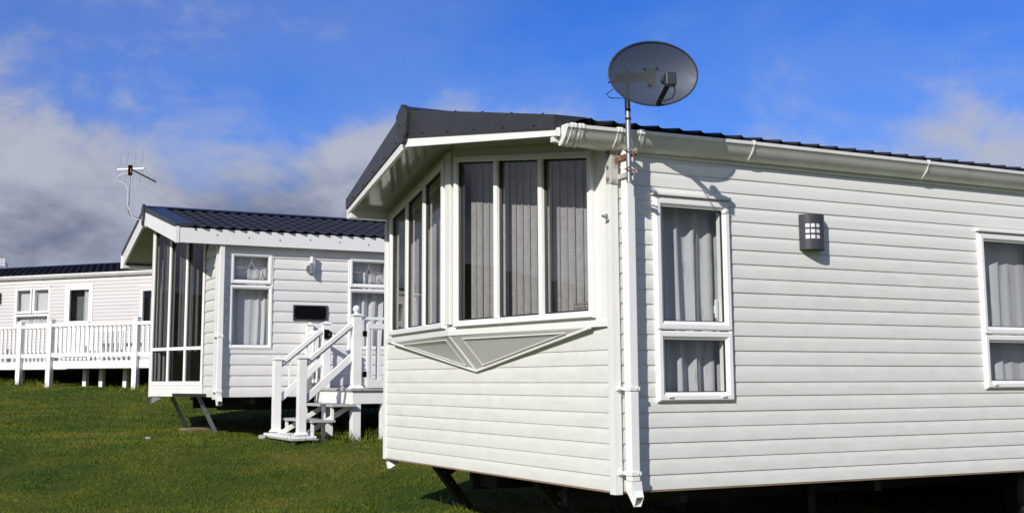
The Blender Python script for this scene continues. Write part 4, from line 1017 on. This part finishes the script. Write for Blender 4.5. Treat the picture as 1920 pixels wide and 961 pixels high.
    for i, (xa, xb, z) in enumerate(((.56, .86, -.655), (.80, 1.10, -.47), (1.05, 1.36, -.285))):
        bx('tread', xa, xb, yo - .06, -.34, z - .03, z, deckgrey if i else deckpvc, .004)
        if i == 0: bx('tread', xa - .02, xb + .02, yo - .09, -.30, z - .052, z - .031, deckgrey, .003)
        for y in (yo + .02, -.45): bx('riser_leg', xa + .02, xa + .055, y, y + .035, z - .20 if i else gl(B, xa, y) - .02, z - .053 if i == 0 else z - .03, deckpvc, 0)
    for y in (yo + .10, -.5):
        mb = MB(); mb.bar(S(.62, y, -.73), S(1.34, y, -.31), .035, .055); mb.build('stringer', deckpvc, t)
    bx('brace', 1.02, 1.06, yo + .2, yo + .24, gl(B, 1.0, -1.4), -.30, deckpvc, 0)
    return t
deck_b()

# ------------------------------------------------------------------ boards and stones on the grass
def ground_board(x, y, rz, lx, ly, label):
    w = W(B, x, y); mb = MB(); mb.box(-lx, lx, -ly, ly, -.012, .022); o = mb.build('timber_board', wood, None, bevel=.004)
    o.location = (w.x, w.y, gz(w.x, w.y) + .012); o.rotation_euler = (R_(1.5), R_(-2), BRZ + rz); return tag(o, label, 'board')
ground_board(.26, 1.9, R_(6), .24, .16, 'weathered timber board on the grass under the middle caravan front legs')
def stone(x, y, r, seed, label, world=False):
    w = Vector((x, y, 0)) if world else W(B, x, y); rnd = random.Random(seed); mb = MB(); n = 8; rr = []
    for i in range(1, 5):
        a = math.pi * i / 5
        for j in range(n): q = r * rnd.uniform(.75, 1.15); b = 2 * math.pi * j / n; mb.v.append((q * 1.3 * math.sin(a) * math.cos(b), q * math.sin(a) * math.sin(b), q * .55 * math.cos(a)))
    mb.f = [(i * n + j, i * n + (j + 1) % n, (i + 1) * n + (j + 1) % n, (i + 1) * n + j) for i in range(3) for j in range(n)] + [tuple(range(n)), tuple(range(3 * n, 4 * n))]
    o = mb.build('stone', stonem, None, smooth=True, angle=30); o.location = (w.x, w.y, gz(w.x, w.y) + r * .25); o.rotation_euler = (0, 0, seed); return tag(o, label, 'stone', 'pale stones round the steps')
stone(.62, -.85, .06, 1, 'pale stone under the middle of the lowest step')
stone(.50, -.55, .07, 2, 'pale flat stone at the left end of the lowest step')
stone(.86, -1.30, .06, 3, 'pale stone behind the right leg of the lowest step')
stone(-.75, .35, .035, 4, 'small pale stone lying alone on the grass left of the steel legs')

# ================================================================== third caravan, far left
CX_, CY_, CRZ = -7.5948, 27.0, R_(-22.4)
Cv = thing('static_caravan', 'pale pinkish static caravan at far left behind a white railed deck', 'caravan', (CX_, CY_, H), CRZ)
sc_ = Face((0, 0, 0), (1, 0, 0), (0, -1, 0)); c0, c1 = -8.2, 3.2; CZ = .275
cc = [CZ + .0815 * i for i in range(28)]; cc = [c for c in cc if c < 2.46]
Y1 = (-4.09, -3.0, 1.305, 2.235); YD = (-2.55, -1.735, .50, 2.262); Y3 = (-.375, .5, 1.30, 2.115); Y4 = (-7.4, -6.3, 1.305, 2.235)
siding(Cv, sc_, c0, c1, cc, [Y1, YD, Y3, Y4], siding_c, depth=.017)
mb = MB(); wall_core(mb, sc_, c0, c1, CZ, 2.5, [Y1, YD, Y3, Y4]); wall_core(mb, Face((0, 3.66, 0), (1, 0, 0), (0, 1, 0)), c0, c1, CZ, 2.5, [], -.05, 0.)
wall_core(mb, Face((c0, 0, 0), (0, 1, 0), (-1, 0, 0)), 0, 3.66, CZ, 2.5, [], -.05, 0.); wall_core(mb, Face((c1, 0, 0), (0, 1, 0), (1, 0, 0)), 0, 3.66, CZ, 2.5, [], -.05, 0.)
for x in (c0, c1): mb.add([(x, 0, 2.5), (x, 3.66, 2.5), (x, 1.83, 2.93)], [(0, 1, 2)])
mb.build('wall', siding_c, Cv)
mb = MB(); mb.box(c0 + .02, c1 - .02, .02, 3.64, CZ + .002, CZ + .05); mb.build('floor_pan', blacksteel, Cv)
mb = MB(); mb.box(c0 + .1, c1 - .1, .22, .26, CZ + .05, 2.45); mb.box(c0 + .1, c1 - .1, .1, 3.6, 2.46, 2.49); mb.build('interior', inner_reflect, Cv)  # close grey partition added, standing in for sky reflected in the glass
SLc = math.atan2(2.945 - 2.535, 1.83 + .12)
tile_roof(Cv, c0 - .15, c1 + .15, -.12, 2.515, SLc, 1.95 / math.cos(SLc), 8, .2, tilec, 0, 0, amp=.022, lip=.022)
tile_roof(Cv, c0 - .15, c1 + .15, 3.78, 2.515, SLc, 1.95 / math.cos(SLc), 8, .2, tilec, 0, 0, amp=.022, lip=.022, flip=True)
mb = MB(); mb.prism([(c0 - .16, 1.70, 2.93), (c0 - .16, 1.83, 2.965), (c0 - .16, 1.96, 2.93)], (c1 - c0 + .32, 0, 0)); mb.build('ridge_tile', roofm, Cv)
gpc = [(.0, 2.515), (.0, 2.43), (.05, 2.42), (.09, 2.44), (.125, 2.48), (.13, 2.515), (.12, 2.515)]
mb = MB(); mb.sweep(gpc, c0 - .15, c1 + .15, sc_); g = mb.build('gutter', gutter_m, Cv)
for xs_ in (-6.6, -5.3, -4.35, -3.25, -2.0, -1.0, .2): mb = MB(); mb.sweep([(d + .006, z - .004) for d, z in gpc], xs_, xs_ + .05, sc_); mb.build('gutter_union', pvc, g)
def c_window(w, segs, hd=True):
    s0, s1, z0, z1 = w; return window(Cv, sc_, rect(*w), [rect(*s) for s in segs], glass, sash_w=.05, base=.02, prot=.035, hood=.02, gasket=False)
f = c_window(Y1, [(-4.07, -3.57, 1.62, 2.215), (-3.53, -3.02, 1.62, 2.215), (-4.07, -3.02, 1.325, 1.59)])
curtain_mesh(sc_, -4.08, -3.55, 1.60, 2.26, -.10, 7, .03, 3, curtain, 'curtain', f); curtain_mesh(sc_, -3.55, -3.01, 1.60, 2.26, -.10, 7, .03, 4, curtain, 'curtain', f); curtain_mesh(sc_, -4.08, -3.01, 1.3, 1.60, -.1, 12, .03, 5, curtain, 'curtain', f)
f = c_window(Y4, [(-7.38, -6.87, 1.62, 2.215), (-6.83, -6.32, 1.62, 2.215), (-7.38, -6.32, 1.325, 1.59)]); curtain_mesh(sc_, -7.39, -6.3, 1.3, 2.26, -.10, 12, .03, 6, curtain, 'curtain', f)
f = c_window(Y3, [(-.36, .485, 1.315, 2.10)])
# door with a tall glass light
mb = MB(); ring(mb, sc_, rect(*YD), [(0, -.04), (0, .03), (.05, .03), (.05, -.03)]); mb.box(YD[0] + .05, YD[1] - .05, -.03, .01, YD[2], 1.33, sc_)
ring(mb, sc_, rect(YD[0] + .05, YD[1] - .05, 1.33, YD[3] - .05), [(0, -.03), (0, .02), (.075, .02), (.075, -.03)]); d = mb.build('door', pvc, Cv)
mb = MB(); mb.add([sc_(-2.43, .0, 1.40), sc_(-1.855, .0, 1.40), sc_(-1.855, .0, 2.14), sc_(-2.43, .0, 2.14)], [(0, 1, 2, 3)]); mb.build('pane', glass, d)
mb = MB(); mb.box(-1.80, -1.765, .02, .07, 1.25, 1.38, sc_); mb.build('handle', galv, d)
curtain_mesh(sc_, -2.06, -1.84, 1.36, 2.2, -.07, 3, .03, 9, curtain, 'curtain', d, gather=.0)
mb = MB()
for y in (.9, 2.7): mb.box(c0 + .2, c1 - .2, y, y + .08, CZ - .2, CZ)
mb.build('chassis', blacksteel, Cv)
mb = MB()
for x in (-6.5, -3.6, -.6, 2.2):
    for y in (.5, 2.9): zg = gl(Cv, x, y); mb = MB(); mb.box(x - .1, x + .1, y - .15, y + .15, zg - .05, CZ); mb.build('axle_stand', blacksteel, Cv)
t = thing('wall_lamp', 'black box lamp on the pale caravan wall at the far left picture edge', 'wall lamp', tuple(W(Cv, -4.62, -.012, 1.885)), CRZ)
mb = MB(); mb.box(-.11, .11, -.09, 0, 0, .25); mb.build('lamp_body', lampgrey, t, bevel=.02); mb = MB(); mb.box(-.07, .07, -.096, -.088, .05, .2); mb.build('lamp_glass', blackgloss, t)
def aerial_c():
    t = thing('tv_aerial', 'short panel aerial on the far caravan ridge at the left picture edge', 'aerial', tuple(W(Cv, -6.27, 1.83, 2.94)), CRZ)
    mb = MB(); mb.tube([(0, 0, 0), (0, 0, .26)], .014, 8); mb.build('mast', galv, t)
    mb = MB()
    for i in range(5): mb.bar((-.16, -.02, .10 + .04 * i), (.02, -.02, .10 + .04 * i), .008, .012)
    mb.box(-.16, -.145, -.03, -.01, .08, .29); mb.box(-.03, -.015, -.03, -.01, .08, .29); mb.build('grid', pvc, t)
    mb = MB(); mb.tube([(.0, 0, .17), (.07, 0, .12), (.06, 0, .03), (.02, 0, 0)], .010, 6); mb.build('cable', rubber, t)
aerial_c()
# deck of the third caravan
def deck_c():
    g0 = gl(Cv, -1.5, -1.5); t = thing('entrance_deck', 'long white railed deck along the pale pinkish caravan at far left', 'deck', tuple(W(Cv, -1.5, -1.5, g0)), CRZ)
    O = Vector((-1.5, -1.5, g0)); S = lambda x, y, z: (x - O.x, y - O.y, z - O.z)
    def bx(name, a, b, c, d, e, f, m=deckpvc, bv=0.):
        mb = MB(); mb.box(*[v for pr in zip(S(a, c, e), S(b, d, f)) for v in pr]); return mb.build(name, m, t, bevel=bv)
    yo = -1.5; y2 = -1.0; dz_ = .45
    bx('floor', -1.5, 2.9, yo, -.03, dz_ - .03, dz_, deckgrey); bx('floor', -7.9, -1.5, y2, -.03, dz_ - .03, dz_ - .001, deckgrey)
    bx('skirt', -1.5, 2.9, yo - .02, yo + .02, .285, dz_); bx('skirt', -7.9, -1.5, y2 - .02, y2 + .02, .275, dz_ - .01); bx('skirt', -1.52, -1.48, yo + .021, y2 - .021, .285, dz_ - .001)
    for x, y in ((-1.53, yo), (.79, yo), (2.8, yo), (-2.86, y2), (-4.3, y2), (-5.8, y2), (-7.3, y2)):
        post_obj('post', t, *S(x, y - .05, gl(Cv, x, y) - .03), 1.335 - O.z, w=.12)
    for x in (-.55, .1, -1.0):
        post_obj('support_leg', t, *S(x, yo + .5, gl(Cv, x, yo) - .03), .40 - O.z, w=.10, cap=False)
    for x in (-3.3, -4.9): post_obj('support_leg', t, *S(x, y2 + .5, gl(Cv, x, y2) - .03), .40 - O.z, w=.10, cap=False)
    bm = MB(); bm.box(-.022, .022, -.014, .014, .60, 1.20); me = bm.mesh('baluster', deckpvc); me.transform(Matrix.Translation((0, 0, -O.z)))
    def rail(xa, xb, y):
        bx('top_rail', xa, xb, y - .045, y + .045, 1.195, 1.262); bx('bottom_rail', xa, xb, y - .03, y + .03, .535, .62)
        n = max(2, round((xb - xa) / .125))
        for i in range(1, n): place('baluster', me, t, (xa + (xb - xa) * i / n - O.x, y - O.y, 0))
    for a, b in ((-1.47, .73), (.85, 2.74)): rail(a, b, yo - .05)
    for a, b in ((-2.80, -1.59), (-4.24, -2.92), (-5.74, -4.36), (-7.24, -5.86)): rail(a, b, y2 - .05)
    # gate hung behind the front rail by the door
    y = -.55; bx('gate_rail', -1.45, -.35, y - .02, y + .02, 1.12, 1.18); bx('gate_rail', -1.45, -.35, y - .02, y + .02, .54, .60)
    bm2 = MB(); bm2.box(-.03, .03, -.014, .014, .60, 1.12); me2 = bm2.mesh('gate_baluster', deckpvc); me2.transform(Matrix.Translation((0, 0, -O.z)))
    for i in range(8): place('gate_baluster', me2, t, (-1.4 + i * .14 - O.x, y - O.y, 0))
deck_c()

# ------------------------------------------------------------------ ground, hills, grass
for (r, x, y, rad, n) in ((Cv, -3.0, -1.2, .35, 220), (Cv, -3.9, -1.2, .5, 260), (Cv, -1.6, -1.6, .15, 60), (Cv, .8, -1.6, .2, 80), (Cv, 1.2, -1.7, .3, 160), (B, 1.25, -1.55, .12, 90), (B, 1.7, -1.7, .25, 130), (B, .8, -1.5, .2, 60), (A, .62, 3.2, .12, 60)):
    w = W(r, x, y); LONG.append((w.x, w.y, rad, n))
build_ground(); build_grass()
def hill(x, y, rx, ry, h, rz):
    mb = MB(); n = 28; k = 10
    for i in range(k + 1):
        t = i / k
        for j in range(n):
            a = 2 * math.pi * j / n; rr = 1 - t; hh = h * (1 - rr * rr) ** .9
            mb.v.append((rr * rx * math.cos(a), rr * ry * math.sin(a), hh * (1 + .22 * mnoise.noise((math.cos(a) * 2 + rx, math.sin(a) * 2, t * 2))) - 6))
    mb.f = [(i * n + j, i * n + (j + 1) % n, (i + 1) * n + (j + 1) % n, (i + 1) * n + j) for i in range(k) for j in range(n)]
    o = mb.build('hill', MATS['turf_hill'], None, smooth=True, angle=80); o.location = (x, y, 0); o.rotation_euler = (0, 0, rz); tag(o, kind='structure')
MATS['turf_hill'] = grass_mat('turf_hill', .8)
hill(-260, 130, 150, 60, 34, R_(60)); hill(-300, -120, 160, 80, 30, R_(100))
